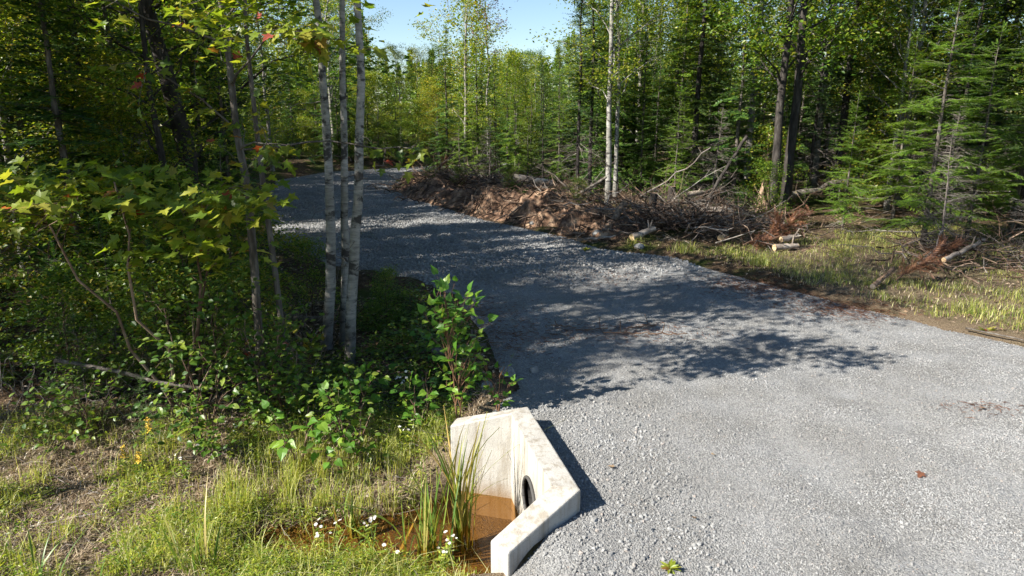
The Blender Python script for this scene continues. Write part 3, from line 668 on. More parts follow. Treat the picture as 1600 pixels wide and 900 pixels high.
T['snag'] = conifer(4.6, .05, 1.4, 9.0, .3, 'fir', 'twig', step=.2, per=6)
T['snag'] = [p for p in T['snag'] if p[0] != 'crown']
T['edge_fir'] = conifer(6.5, .07, 1.9, .75, .3, 'fir_bright', 'bark', sprig=SPRIG_HI, step=.27, tw_space=.10, tw=.38)

# ------------------------------------------------------------------ named trees
def put(kind, name, label, x, y, sc=1.0, rz=None, cat='tree', group=None, tilt=(0, 0), dz=-.03):
    return plant_tree(name, T[kind], label, cat, (x, y, gz(x, y) + dz), group, rng.uniform(0, 6.28) if rz is None else rz, sc, tilt)
placed = []
def named(kind, name, label, x, y, sc=1.0, **k):
    placed.append((x, y)); return put(kind, name, label, x, y, sc, **k)
# the wood to the right of the driveway
named('birch_tall', 'birch_tree', 'pale slender birch rising straight out of the brush bank, the thicker of a pair', 3.05, 21.7, 1.0)
named('birch_tall', 'birch_tree', 'thinner pale birch pressed close behind its twin at the brush bank', 3.42, 22.7, .8)
named('ash_dark', 'ash_tree', 'dark double-trunked tree at the stacked logs, its left stem with torn pale base', 7.75, 20.3, 1.0, tilt=(0, -.03))
named('ash_dark', 'ash_tree', 'dark thicker right-hand stem of the double tree behind the logs', 8.30, 20.7, 1.1, tilt=(.02, .05))
named('maple_tall', 'maple_tree', 'grey straight trunk standing behind the pale fallen log left of the double tree', 8.5, 25.0, 1.05)
named('spruce_tall', 'spruce_tree', 'tall dark spruce trunk between the double tree and the thin pale pair', 11.35, 24.0, 1.1)
named('maple_tall', 'maple_tree', 'thin pale grey stem in the deep shade, left of a close pair', 12.0, 21.8, .72)
named('maple_tall', 'maple_tree', 'thin pale grey stem in the deep shade, right of a close pair', 12.75, 22.6, .85)
named('birch_tall', 'birch_tree', 'sunlit pale trunk at the right edge of the picture behind dead twigs', 15.6, 20.9, 1.25)
named('birch_tall', 'birch_tree', 'distant sunlit white trunk high between leafy crowns right of the centre', 6.5, 31.5, 1.1)
named('maple_mid', 'maple_tree', 'distant leafy tree with lit pale trunk right of the birch pair', 5.3, 29.5, 1.1)
named('spruce_thin', 'spruce_tree', 'thin dark bare-stemmed spruce just left of the pale birch pair', 2.15, 22.6, .95)
named('spruce_thin', 'spruce_tree', 'slim dark spruce touching the pale birch pair on its left', 2.65, 23.4, 1.05)
named('spruce_thin', 'spruce_tree', 'thin grey spruce stem rising behind the pale log on the bank', 1.15, 25.8, .5)
named('fir_small', 'fir_tree', 'small dark pointed fir standing alone behind the brush bank below the sky gap', 2.0, 29.6, 1.05)
named('fir_light', 'fir_tree', 'broad bright fir behind the brush heap with feathery sunlit boughs', -1.6, 32.5, .70)
named('maple_mid', 'maple_tree', 'slim leafy maple rising above the broad bright fir into the sky', -2.3, 34.2, .92)
named('red_maple', 'maple_tree', 'thin tree with reddish leaves against the blue sky', -1.2, 35.0, .98)
named('maple_young', 'maple_tree', 'low leafy maple between the bright fir and the pointed fir', .2, 31.5, .9)
named('fir_light', 'fir_tree', 'far sunlit fir in the middle of the sky gap, the tallest there', 1.2, 58.0, .72)
named('fir_light', 'fir_tree', 'far yellow green fir left in the sky gap', -1.2, 54.0, .62)
named('fir_light', 'fir_tree', 'far yellow green fir right in the sky gap', 3.2, 56.0, .66)
named('edge_fir', 'fir_tree', 'bright green fir with spreading boughs over dead twigs at the right edge', 9.9, 16.2, 1.0)
named('edge_fir', 'fir_tree', 'bright fir behind the grassy verge whose boughs reach the ground', 11.6, 17.2, .8)
named('edge_fir', 'fir_tree', 'bright fir at the right picture edge behind the bare twigs', 13.6, 15.6, .95)
named('edge_fir', 'fir_tree', 'small bright fir beside the rusty boughs at the wood edge', 9.0, 18.4, .55)
named('edge_fir', 'fir_tree', 'bright fir in front of the thin pale pair of stems', 11.0, 19.6, .8)
named('edge_fir', 'fir_tree', 'bright fir low behind the brush heap right of the birch pair', 5.6, 22.9, .6)
named('edge_fir', 'fir_tree', 'bright bushy fir behind the long pale log', 4.5, 24.0, .62)
named('edge_fir', 'fir_tree', 'bright green fir with long level boughs in the right corner of the wood', 13.0, 17.6, 1.0)
named('spruce_tall', 'spruce_tree', 'dark drooping spruce with bare dead lower limbs right of the birch pair', 6.2, 23.6, .85)
named('fir_mid', 'fir_tree', 'dark bushy fir filling the shade behind the leaning pale branch', 5.2, 25.2, .62)
named('maple_young', 'maple_tree', 'young yellow green maple glowing behind the double tree', 7.3, 28.5, 1.2)
named('fir_small', 'fir_tree', 'little bright fir in front of the double tree', 8.1, 18.9, .34)
for i, (x, y, s, l) in enumerate([(9.4, 14.7, .62, 'grey dead fir without needles, nearest the grassy verge'), (10.5, 13.7, .58, 'grey dead fir skeleton above the pale fallen branch at the right'), (10.1, 15.9, .75, 'grey dead fir tangled into the bright fir boughs'),
                                  (6.3, 21.6, .7, 'dead grey fir left of the double tree with curling twigs'), (-.9, 27.8, .62, 'dead leaning fir with bare white twigs on the end of the bank')]):
    named('snag', 'dead_fir', l, x, y, s, cat='dead tree', group='dead grey firs', tilt=(rng.normal(0, .06), rng.normal(0, .06)))
# the wood to the left
named('ash_dark', 'oak_tree', 'thick almost black trunk in the shaded wood at the upper left', -6.1, 13.0, (1.5, 1.5, .8), rz=1.0)
named('spruce_tall', 'spruce_tree', 'dark spruce trunk left of the thick black trunk', -8.6, 14.2, .75)
named('spruce_tall', 'spruce_tree', 'dark spruce at the far upper left corner of the wood', -9.7, 12.4, .75)
named('fir_tall', 'fir_tree', 'tall fir behind the maple spray in the shaded left wood', -7.4, 16.5, .8)
named('maple_mid', 'maple_tree', 'leafy maple lit from behind at the inside of the bend, left of the birches', -8.4, 19.6, .9)
named('maple_mid', 'maple_tree', 'yellow green maple across the bend seen between the birch trunks', -12.2, 35.2, 1.0)
named('maple_tall', 'maple_tree', 'tall maple right of the birch trunks beyond the bend', -10.9, 42.5, .95)
named('fir_tall', 'fir_tree', 'dark fir right behind the end of the visible driveway', -5.2, 46.2, .50)
named('fir_mid', 'fir_tree', 'dark low fir at the dark end of the driveway', -3.0, 47.0, .75)
# crowns that stand just outside the picture and shade the driveway
for x, y, s, l in ((-7.4, 5.2, .85, 'nearest'), (-10.5, 5.0, 1.0, 'second'), (-7.2, 7.2, 1.0, 'third'), (-9.2, 8.0, .9, 'farthest')):
    named('roadside_high' if l == 'nearest' else 'roadside', 'roadside_tree', l + ' roadside tree left of the picture whose crown shades the driveway', x, y, s, group='trees beyond the left edge')

for x, y, s, kd, l in ((-12.2, 5.9, .78, 'maple_tall', 'unseen leafy tree added for shade beyond the left edge, nearest the camera'), (-11.6, 8.6, .75, 'ash_dark', 'unseen dark tree added for shade beyond the left edge, in the middle'), (-14.2, 7.4, 1.1, 'fir_tall', 'unseen fir added for shade beyond the left edge of the wood'), (-13.4, 10.6, .78, 'maple_tall', 'unseen leafy tree added for shade beyond the left edge, farthest back')):  # unseen trees added to throw shade over the left wood
    named(kd, 'roadside_tree', l, x, y, s, group='trees beyond the left edge')

# ------------------------------------------------------------------ the rest of the wood, tree by tree
def px_of(x, y, z):
    P_ = rad(14.5); dz = z - 3.2; dep = y * math.cos(P_) - dz * math.sin(P_); up = y * math.sin(P_) + dz * math.cos(P_)
    return 800 + 1067 * x / dep, 450 - 1067 * up / dep
HT = dict(maple_tall=13, maple_mid=10.5, birch_tall=12.5, ash_dark=13, maple_young=5.5, maple_bush=2.6, fir_tall=12, fir_mid=8.5, fir_light=9.5, fir_small=4.2, fir_low=2.0, spruce_tall=13.5, spruce_thin=9.5)
NAME = dict(maple_tall=('maple_tree', 'tall green maple'), maple_mid=('maple_tree', 'yellow green maple'), birch_tall=('birch_tree', 'pale barked birch'), ash_dark=('ash_tree', 'dark barked leafy tree'),
            maple_young=('maple_tree', 'young yellow green maple'), maple_bush=('maple_bush', 'low leafy maple bush'), fir_tall=('fir_tree', 'tall dark fir'), fir_mid=('fir_tree', 'bushy dark fir'),
            fir_light=('fir_tree', 'sunlit light green fir'), fir_small=('fir_tree', 'small bright young fir'), fir_low=('fir_sapling', 'knee-high fir sapling'), spruce_tall=('spruce_tree', 'tall dark spruce'), spruce_thin=('spruce_tree', 'thin dark spruce'))
def gap_limit(px):
    """the clearing beyond the bend: only young, low trees stand in that direction"""
    return np.interp(px, [560, 575, 590, 650, 672, 690, 745, 765, 812, 850, 890, 905], [-300, -300, 70, 90, 50, -300, -300, 60, 105, 80, 10, -300])
filled = []
def fill(n, xr, yr, kinds, where, grp, mind=1.2, maxd=None, smin=.75, smax=1.15, edge=1.3, cond=None):
    c = 0; tries = 0
    while c < n and tries < n * 40:
        tries += 1
        y = rng.uniform(*yr); x = rng.uniform(*xr)
        if abs(x) > .80 * y + 3: continue
        if cond and not cond(x, y): continue
        if float(sdist(ROAD, np.array([x]), np.array([y]))[0]) < edge: continue
        if any((x - a) ** 2 + (y - b) ** 2 < mind ** 2 for a, b in placed): continue
        k = kinds[int(rng.integers(len(kinds)))]; s = rng.uniform(smin, smax)
        q_ = -.412 * x + .911 * y                  # the clearing that lets the sun onto the earth bank
        if x < -2 and 18.2 < q_ < 20.8 and HT[k] * s > 5: continue
        if x < -3 and y < 32: s = min(s, 9.5 / HT[k])
        px, py = px_of(x, y, HT[k] * s)
        mg = 1067 / y * s * HT[k] * (.10 if 'fir' in k or 'spruce' in k else .17)
        lim = max(gap_limit(px + q_ * mg) for q_ in (-1, -.6, -.3, 0, .3, .6, 1))
        if py < lim:
            zt = 3.2 + (y) * math.tan(math.atan((450 - lim) / 1067) - rad(14.5))
            s2 = zt / HT[k]
            if s2 < .35: k = 'fir_small' if rng.uniform() < .6 else 'maple_young'; s2 = zt / HT[k]
            s = min(s, s2)
            if s < .3: continue
        nm, lb = NAME[k]
        o = put(k, nm, lb + ' ' + where, x, y, s, group=grp, cat='sapling' if k == 'fir_low' else ('bush' if k == 'maple_bush' else 'tree')); placed.append((x, y)); c += 1; filled.append((lb + ' ' + where, px, o))
big = ['fir_tall', 'spruce_tall', 'maple_tall', 'maple_mid', 'birch_tall', 'ash_dark', 'spruce_thin', 'fir_mid']
right = lambda x, y: x > np.interp(y, [14, 16, 20, 25, 30, 60], [6, 4.5, 1.5, -1.5, -4, -4])
left = lambda x, y: x < np.interp(y, [8, 10, 14, 18, 22, 30, 34], [-4.2, -4.3, -5.0, -7.4, -9.4, -12, -13])
fill(44, (2, 32), (23, 37), ['fir_tall', 'spruce_tall', 'fir_mid', 'spruce_thin', 'fir_light', 'maple_tall', 'spruce_tall', 'fir_tall', 'ash_dark', 'fir_mid'], 'in the wood behind the brush bank', 'trees of the wood right of the driveway', 1.5, edge=2.0, cond=right)
fill(26, (11, 22), (17, 27), ['spruce_thin', 'fir_mid', 'fir_light', 'spruce_tall', 'fir_tall', 'maple_tall'], 'deep in the wood at the right', 'trees of the wood at the right', 1.4, edge=4.0, cond=right)
fill(66, (-6, 50), (36, 66), ['fir_light', 'fir_mid', 'fir_light', 'maple_mid', 'spruce_tall', 'fir_mid', 'fir_tall', 'maple_tall'], 'far back in the sunlit wood', 'trees far back in the wood', 1.8, edge=2.0, cond=right)
fill(56, (3, 22), (18, 32), ['fir_small', 'fir_small', 'maple_bush', 'fir_low', 'fir_mid'], 'under the trees right of the driveway', 'undergrowth of the wood at the right', .9, smin=.4, smax=.9, edge=3.6, cond=right)
fill(26, (-4, 6), (27, 40), ['fir_small', 'fir_mid', 'fir_small', 'fir_light', 'fir_mid'], 'behind the brush bank', 'young trees behind the brush bank', .9, smin=.5, smax=.95, edge=2.5, cond=right)
fill(58, (-26, -4), (9.5, 32), ['fir_tall', 'spruce_tall', 'maple_tall', 'maple_mid', 'fir_mid', 'ash_dark', 'spruce_thin', 'fir_mid'], 'in the shaded left wood', 'trees of the wood left of the driveway', 1.25, edge=1.4, cond=left)
fill(48, (-18, -3), (8.3, 26), ['fir_small', 'maple_young', 'maple_bush', 'fir_low', 'fir_mid'], 'under the trees left of the driveway', 'undergrowth of the left wood', .85, smin=.45, smax=.8, edge=1.0, cond=left)
fill(70, (-18, 4), (33, 51), ['fir_small', 'maple_bush', 'fir_low', 'maple_young', 'fir_mid'], 'along the outside of the bend', 'undergrowth outside the bend', .7, smin=.5, smax=.95, edge=.7, cond=lambda x, y: y > np.interp(x, [-14, -11, -6, 0, 6], [30, 35, 42, 45, 49]))
fill(34, (-19, -5), (29, 46), ['maple_bush', 'fir_small', 'fir_low', 'maple_bush'], 'close to the far side of the bend', 'low bushes at the far side of the bend', .6, smin=.4, smax=.8, edge=.45, cond=lambda x, y: x < np.interp(y, [28, 33, 38, 42, 46], [-10.5, -11.3, -9.8, -6.2, -2]))
fill(64, (-40, 2), (33, 62), ['maple_mid', 'fir_mid', 'fir_mid', 'fir_light', 'fir_tall', 'maple_tall', 'spruce_tall'], 'beyond the bend of the driveway', 'trees beyond the bend', 1.7, edge=1.6, cond=lambda x, y: sdist(ROAD, np.array([x]), np.array([y]))[0] > 0 and (x < -12 or y > 42))

ORD = ['leftmost', 'second', 'third', 'fourth', 'fifth', 'sixth', 'seventh', 'eighth', 'ninth', 'tenth', 'eleventh', 'twelfth', 'thirteenth', 'fourteenth', 'fifteenth', 'sixteenth', 'seventeenth', 'eighteenth', 'nineteenth', 'twentieth', 'twenty-first', 'twenty-second', 'twenty-third', 'twenty-fourth', 'twenty-fifth', 'twenty-sixth', 'twenty-seventh', 'twenty-eighth', 'twenty-ninth', 'thirtieth', 'thirty-first', 'thirty-second', 'thirty-third', 'thirty-fourth', 'thirty-fifth', 'thirty-sixth']
for lab in {f_[0] for f_ in filled}:
    row = sorted([f_ for f_ in filled if f_[0] == lab], key=lambda f_: f_[1])
    for i, f_ in enumerate(row):
        if len(row) > 1: f_[2]['label'] = lab + (', rightmost of its kind' if i == len(row) - 1 else ', leftmost of its kind' if i == 0 else ', %s from the left' % ORD[min(i, 35)])

# the farthest trees read as one mass
mb = MB(); fmat = [M['fir_bright'], M['maple_yellow'], M['maple']]
def low_tree(h, w, kind, mi):
    n = 900; f = rng.uniform(0, 1, n) ** 1.2 if kind else rng.uniform(.1, 1, n)
    prof = (1 - f) if kind else np.sin(np.pi * (f * .9 + .08)) ** .7
    a = rng.uniform(0, 6.28, n); r = w * prof * np.sqrt(rng.uniform(.15, 1, n))
    return np.stack([r * np.cos(a), r * np.sin(a), f * h], -1), mi
for i in range(340):
    y = rng.uniform(62, 130); x = rng.uniform(-.78 * y, .78 * y); kind = rng.uniform() < .6
    h = rng.uniform(8, 13); px, py = px_of(x, y, h); lim = max(gap_limit(px - 20), gap_limit(px), gap_limit(px + 20))
    if py < lim: h = max(3, (3.2 + y * math.tan(math.atan((450 - lim) / 1067) - rad(14.5))) * rng.uniform(.8, 1))
    p, mi = low_tree(h, h * (.16 if kind else .24), kind, 0 if kind else int(rng.integers(1, 3)))
    p = p + np.array([x, y, gz(x, y)]); c = np.array([x, y, 0])
    scatter(mb, *RHOMB, p, nrm((p - c) * np.array([1, 1, 0]) + rng.normal(0, .3, p.shape)) + np.array([0, 0, -.1]), up_normal(len(p), .5), rng.uniform(.25, .5, len(p)), mi)
tag(mb.build('distant_wood', fmat, smooth=False), 'distant mass of green trees beyond the clearing', None, None, 'stuff')

# ------------------------------------------------------------------ near vegetation built leaf by leaf
LEAF = {}
def leaf_mesh(nm, tmpl, mat):
    if nm not in LEAF: LEAF[nm] = MB().add(*tmpl).mesh('leaf', mat, smooth=False)
    return LEAF[nm]
from mathutils import Matrix
def frame(p, d, n, s):
    d = nrm(d); y = nrm(np.cross(n, d)); z = np.cross(d, y)
    s = np.broadcast_to(np.asarray(s, float), (3,))
    return Matrix(((d[0] * s[0], y[0] * s[1], z[0] * s[2], p[0]), (d[1] * s[0], y[1] * s[1], z[1] * s[2], p[1]), (d[2] * s[0], y[2] * s[1], z[2] * s[2], p[2]), (0, 0, 0, 1)))
def leaves(parent, base, me, P, D, N, S, name='leaf'):
    for p, d, n, s in zip(P, D, N, S):
        o = link(name, me, parent); o.matrix_local = frame(np.asarray(p) - base, d, n, s)
def leafy_twigs(stem_mb, stems, targets, per, span=.6, r=.006):
    """twigs from the nearest stem point to each target; leaf spots along the twig"""
    P = []; D = []
    allp = np.concatenate([np.stack([np.interp(np.linspace(0, len(s) - 1, 30), np.arange(len(s)), np.asarray(s)[:, k]) for k in range(3)], -1)[6:] for s in stems])
    for tg in targets:
        tg = np.asarray(tg, float); q = allp - tg; q[:, 2] = q[:, 2] * .6 + .25
        b0 = allp[np.argmin((q ** 2).sum(1))]
        tw = wob(b0, tg, 6, .035, (0, 0, .03)); tube(stem_mb, tw, r * np.linspace(1, .35, 6), 4)
        L = np.linalg.norm(tg - b0); lo = max(0, 1 - span / max(L, .05))
        for i in range(per):
            f = lo + (1 - lo) * (i + 1) / per
            p = np.array([np.interp(f * 5, np.arange(6), tw[:, k]) for k in range(3)])
            tan = nrm(tw[-1] - tw[-3]); sd_ = nrm(np.cross(tan, [0, 0, 1.0])) * (1 if i % 2 else -1)
            d = tan * (1.2 if i == per - 1 else .45) + sd_ * (0 if i == per - 1 else 1) + np.array([0, 0, -.22]) + rng.normal(0, .2, 3)
            P.append(p + nrm(d) * .03); D.append(d)
    return np.array(P), np.array(D)

# low maple with a wide shelf of leaves
base = np.array([-4.0, 7.6, gz(-4.0, 7.6)])
t = thing('maple_sapling', 'low spreading maple sapling with a wide shelf of olive leaves at the left', 'sapling', base)
stems = [wob(base, (-4.9, 6.9, 2.45), 7, .02), wob(base, (-3.9, 6.8, 2.6), 7, .02), wob(base, (-3.05, 6.9, 2.45), 7, .02), wob(base + [.1, .1, 0], (-3.2, 7.1, 1.9), 7, .02)]
sm = MB()
for s in stems: tube(sm, s, np.linspace(.022, .008, 7), 6)
tg = [(rng.uniform(-5.3, -2.5), rng.uniform(6.1, 7.4), 0) for _ in range(40)]
tg = [(x, y, 2.66 - .05 * abs(x + 4.1) - .16 * (7.4 - y) * .3 - rng.uniform(0, .32)) for x, y, z in tg]
tg += [(rng.uniform(-3.7, -2.5), rng.uniform(6.5, 7.3), rng.uniform(1.65, 2.35)) for _ in range(10)]
tg0 = list(tg)
P, D = leafy_twigs(sm, stems, tg, 6)
n = len(P); leaves(t, base, leaf_mesh('maple', MAPLE, M['leaf_obj']), P, D, up_normal(n, .35) + np.array([-.15, -.3, 0]), rng.uniform(.10, .165, n))
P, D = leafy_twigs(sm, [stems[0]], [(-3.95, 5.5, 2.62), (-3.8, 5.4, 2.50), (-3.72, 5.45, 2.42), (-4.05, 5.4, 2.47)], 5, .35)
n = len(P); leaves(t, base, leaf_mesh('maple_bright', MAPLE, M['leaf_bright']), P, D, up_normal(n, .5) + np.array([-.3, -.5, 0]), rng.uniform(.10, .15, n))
fb = MB(); tt_ = np.array(tg0); P = np.repeat(tt_, 11, 0) + rng.normal(0, 1, (len(tt_) * 11, 3)) * np.array([.2, .2, .09])
scatter(fb, *MAPLE, P, rand_dir(len(P), .2) + np.array([0, 0, -.2]), up_normal(len(P), .35) + np.array([-.15, -.3, 0]), rng.uniform(.09, .165, len(P))); tag(fb.build('foliage', M['maple_yellow'], t, base, smooth=False), kind='stuff')
sm.build('stem', M['brown_twig'], t, base)

# leaning maple beside the birches
base = np.array([-3.25, 8.2, gz(-3.25, 8.2)])
tp = np.array([(-3.22, 8.2, base[2] - .1), (-3.2, 8.2, .41), (-3.17, 8.2, 1.32), (-3.16, 8.2, 2.27), (-3.23, 8.2, 3.01), (-3.23, 8.2, 3.72), (-3.26, 8.2, 4.41), (-3.4, 8.1, 5.6), (-3.5, 8.0, 7.0), (-3.5, 7.9, 8.6)])
t = thing('maple_tree', 'slim leaning maple with green and a few red leaves left of the birches', 'tree', base)
tb = MB(); tt = np.linspace(0, 9, 28); pts = np.stack([np.interp(tt, np.arange(10), tp[:, k]) for k in range(3)], -1); tube(tb, pts, np.linspace(.058, .018, 28), 10, 0, .06)
stems = [pts[6:20], wob(pts[12], (-3.9, 7.7, 3.7), 6, .03), wob(pts[11], (-2.6, 7.6, 2.9), 6, .03), wob(pts[14], (-1.7, 6.3, 3.85), 7, .02, (0, 0, .15)), wob(pts[11], (-1.15, 8.5, 2.7), 8, .015, (0, .5, .1)), wob(pts[16], (-2.4, 7.4, 4.4), 6, .03), wob(pts[16], (-4.3, 7.4, 4.3), 6, .03)]
for s in stems[1:]: tube(tb, s, np.linspace(.016, .005, len(s)), 5)
tg = [(-3.2 + rng.normal(0, .42), rng.uniform(7.3, 8.5), rng.uniform(2.3, 4.4)) for _ in range(22)] + [(rng.uniform(-4.5, -3.4), rng.uniform(7.2, 8.2), rng.uniform(3.4, 4.5)) for _ in range(12)]
P, D = leafy_twigs(tb, stems[:3] + stems[5:], tg, 5); n = len(P)
leaves(t, base, leaf_mesh('maple', MAPLE, M['leaf_obj']), P, D, up_normal(n, .4) + np.array([-.2, -.35, 0]), rng.uniform(.09, .15, n))
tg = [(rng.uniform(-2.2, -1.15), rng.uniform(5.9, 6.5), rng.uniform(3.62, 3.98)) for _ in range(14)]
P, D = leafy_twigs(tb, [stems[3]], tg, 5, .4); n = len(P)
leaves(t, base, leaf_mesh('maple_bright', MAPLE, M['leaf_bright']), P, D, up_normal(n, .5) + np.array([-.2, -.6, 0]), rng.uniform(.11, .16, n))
tg = [(rng.uniform(-1.85, -1.05), rng.uniform(8.3, 8.8), rng.uniform(2.5, 2.85)) for _ in range(7)]
P, D = leafy_twigs(tb, [stems[4]], tg, 4, .4); n = len(P)
leaves(t, base, leaf_mesh('maple', MAPLE, M['leaf_obj']), P, D, up_normal(n, .4) + np.array([0, -.3, 0]), rng.uniform(.10, .15, n))
tb.build('trunk', M['bark'], t, base)
tg = [(rng.uniform(-2.7, -.9), rng.uniform(5.7, 6.9), rng.uniform(4.0, 5.1)) for _ in range(26)] + [(rng.uniform(-3.4, -2.2), rng.uniform(5.7, 6.7), rng.uniform(3.6, 4.7)) for _ in range(14)]; br_ = wob(pts[17], (-1.2, 6.3, 4.75), 7, .02, (0, 0, .2)); tube(tb_ := MB(), br_, np.linspace(.016, .005, 7), 5)
P, D = leafy_twigs(tb_, [br_], tg, 4, .5); tb_.build('overhanging_branch', M['bark'], t, base)
cb = MB(); P = np.repeat(P, 6, 0) + rng.normal(0, .10, (len(P) * 6, 3)); scatter(cb, *MAPLE_LO, P, rand_dir(len(P), .3), up_normal(len(P), .45), rng.uniform(.08, .14, len(P))); tag(cb.build('overhanging_leaves', M['maple_yellow'], t, base, smooth=False), kind='stuff')
cb = MB(); tips = np.stack([rng.normal(-3.6, .8, 420), rng.normal(8.1, .8, 420), rng.uniform(4.8, 8.8, 420)], -1); P = np.repeat(tips, 9, 0) + rng.normal(0, .16, (3780, 3))
scatter(cb, *MAPLE_LO, P, rand_dir(len(P), .3), up_normal(len(P), .5), rng.uniform(.08, .13, len(P))); tag(cb.build('crown', M['maple'], t, base, smooth=False), kind='stuff')
# thin second stem
base = np.array([-3.05, 8.7, gz(-3.05, 8.7)]); t = thing('maple_sapling', 'thin bare grey stem close behind the slim leaning maple', 'sapling', base)
tb = MB(); tube(tb, [base - [0, 0, .1], (-3.1, 8.7, 1.2), (-3.15, 8.7, 2.21), (-3.17, 8.7, 2.85), (-3.18, 8.7, 3.46), (-3.19, 8.7, 4.05), (-3.1, 8.7, 6.0)], np.linspace(.045, .02, 7), 8, 0, .05); tb.build('trunk', M['bark'], t, base)

# three birches of the clump
for lb, pts, r0 in (('left birch of the three pale trunks standing close together', [(-2.86, 9.9, -.6), (-2.81, 9.9, -.07), (-2.68, 9.9, 1.13), (-2.64, 9.9, 2.07), (-2.62, 9.9, 3.41), (-2.64, 9.9, 4.66), (-2.7, 9.5, 7.0), (-2.9, 9.0, 9.4), (-2.9, 8.7, 11.0)], .092),
                    ('slimmer middle birch of the three pale trunks', [(-2.66, 10.1, -.6), (-2.61, 10.1, -.13), (-2.51, 10.1, 1.09), (-2.47, 10.1, 2.05), (-2.4, 10.1, 3.41), (-2.35, 10.1, 4.69), (-2.2, 10.1, 7.0), (-2.0, 10.2, 9.2), (-1.9, 10.2, 10.6)], .078),
                    ('right birch of the three pale trunks, nearest the driveway', [(-2.38, 9.2, -.7), (-2.33, 9.2, -.37), (-2.22, 9.2, .91), (-2.06, 9.2, 2.15), (-1.96, 9.2, 3.39), (-1.94, 9.2, 4.55), (-1.9, 8.9, 6.8), (-1.8, 8.5, 9.0), (-1.8, 8.3, 10.8)], .09)):
    pts = np.array(pts); base = pts[1] * np.array([1, 1, 0]) + np.array([0, 0, gz(pts[1][0], pts[1][1])])
    parts = decid(11, r0, 7.0, 1.9, 5600, RHOMB, 'birch_leaf', 'birch', .075, nlimb=15, trunk_pts=pts - base)
    o = plant_tree('birch_tree', parts, lb, 'tree', base, 'clump of three birches')
    tw = MB()
    for k in range(7):
        z = rng.uniform(1.0, 4.2); p0 = np.array([np.interp(z, pts[:, 2], pts[:, i]) for i in range(2)] + [z]); d = rand_dir(1, .2)[0]
        q = wob(p0, p0 + d * rng.uniform(.2, .7), 4, .08); tube(tw, q, np.linspace(.007, .002, 4), 4)
        for j in range(3): b0 = q[2 + j % 2]; tube(tw, wob(b0, b0 + nrm(d + rng.normal(0, .6, 3)) * .18, 3, .1), np.linspace(.003, .001, 3), 3)
    tag(tw.build('dead_twigs', M['twig'], o, base), kind='stuff')

def leaf_bush(name, label, cat, x, y, h, w, ntw, per, mesh, size, mat='brown_twig', group=None, z0=.2, nst=4, nsc=.4, extra=False):
    base = np.array([x, y, gz(x, y)]); t = thing(name, label, cat, base, group)
    sm = MB(); stems = []
    for i in range(nst):
        a = rng.uniform(0, 6.28); s = wob(base - [0, 0, .03], base + np.array([math.cos(a) * w * .45, math.sin(a) * w * .45, h * rng.uniform(.75, 1)]), 6, .03); stems.append(s); tube(sm, s, np.linspace(.011, .004, 6), 5)
    a = rng.uniform(0, 6.28, ntw); r = w * np.sqrt(rng.uniform(.05, 1, ntw))
    tg = np.stack([x + r * np.cos(a), y + r * np.sin(a), base[2] + h * rng.uniform(z0, 1.05, ntw)], -1)
    P, D = leafy_twigs(sm, stems, tg, per, .4, .004); n = len(P)
    if extra:
        fb = MB(); Q = np.repeat(tg, 9, 0) + rng.normal(0, .13, (len(tg) * 9, 3)); scatter(fb, *OVAL, Q, rand_dir(len(Q), .3), up_normal(len(Q), nsc) + np.array([-.2, -.3, 0]), rng.uniform(.6, 1., len(Q)) * size)
        tag(fb.build('foliage', M['weed_dark'], t, base, smooth=False), kind='stuff')
    leaves(t, base, mesh, P, D, up_normal(n, nsc) + np.array([-.2, -.3, 0]), rng.uniform(.7, 1.15, n) * size)
    sm.build('stem', M[mat], t, base); return t
lo = leaf_mesh('oval', OVAL, M['shrub_leaf']); lh = leaf_mesh('heart', HEART, M['aspen_leaf']); lm = leaf_mesh('maple', MAPLE, M['leaf_obj'])
leaf_bush('alder_shrub', 'dense oval-leaved shrub under the maple shelf', 'shrub', -3.55, 7.35, 1.75, .75, 44, 5, lo, .095, z0=.3, extra=True)
leaf_bush('alder_shrub', 'bright oval-leaved shrub around the foot of the leaning maple', 'shrub', -2.95, 7.55, 1.35, .55, 34, 5, lo, .09, z0=.2, extra=True)
leaf_bush('alder_shrub', 'low oval-leaved shrub at the edge of the sunlit grass', 'shrub', -3.4, 6.95, .85, .6, 24, 5, lo, .09, z0=.3, extra=True)
leaf_bush('raspberry_bush', 'dark broad-leaved bush low at the left picture edge', 'shrub', -4.9, 7.3, .8, .6, 28, 5, lo, .08, extra=True)
leaf_bush('raspberry_bush', 'broad-leaved sprouts above the ditch in front of the birches', 'shrub', -2.35, 6.75, .75, .45, 14, 3, lh, .125, z0=.4)
leaf_bush('raspberry_bush', 'broad-leaved sprouts at the foot of the right birch', 'shrub', -1.85, 7.6, .6, .4, 13, 3, lh, .12, z0=.4)
leaf_bush('raspberry_bush', 'drooping broad leaves between the birches and the aspen sapling', 'shrub', -1.05, 7.25, .75, .38, 14, 4, lh, .10, z0=.4)
leaf_bush('aspen_sapling', 'bright green aspen sapling standing at the headwall', 'sapling', -.6, 6.95, 1.6, .32, 48, 4, lh, .105, 'red_stem', z0=.35, nst=2)
leaf_bush('raspberry_bush', 'low leafy sprouts on the driveway edge behind the rocks', 'shrub', -.95, 9.0, .55, .4, 14, 4, lh, .09, z0=.3, extra=True)
leaf_bush('raspberry_bush', 'low leafy sprouts right of the birch trunks', 'shrub', -1.45, 9.9, .6, .45, 14, 4, lo, .085, z0=.3, extra=True)
leaf_bush('raspberry_bush', 'leafy bush filling the ditch bank below the birches', 'shrub', -1.75, 6.85, .8, .5, 20, 4, lh, .10, z0=.3, extra=True)
leaf_bush('raspberry_bush', 'dark leafy bush between the birches and the ditch', 'shrub', -2.7, 7.6, .8, .5, 20, 4, lo, .09, z0=.2, extra=True)
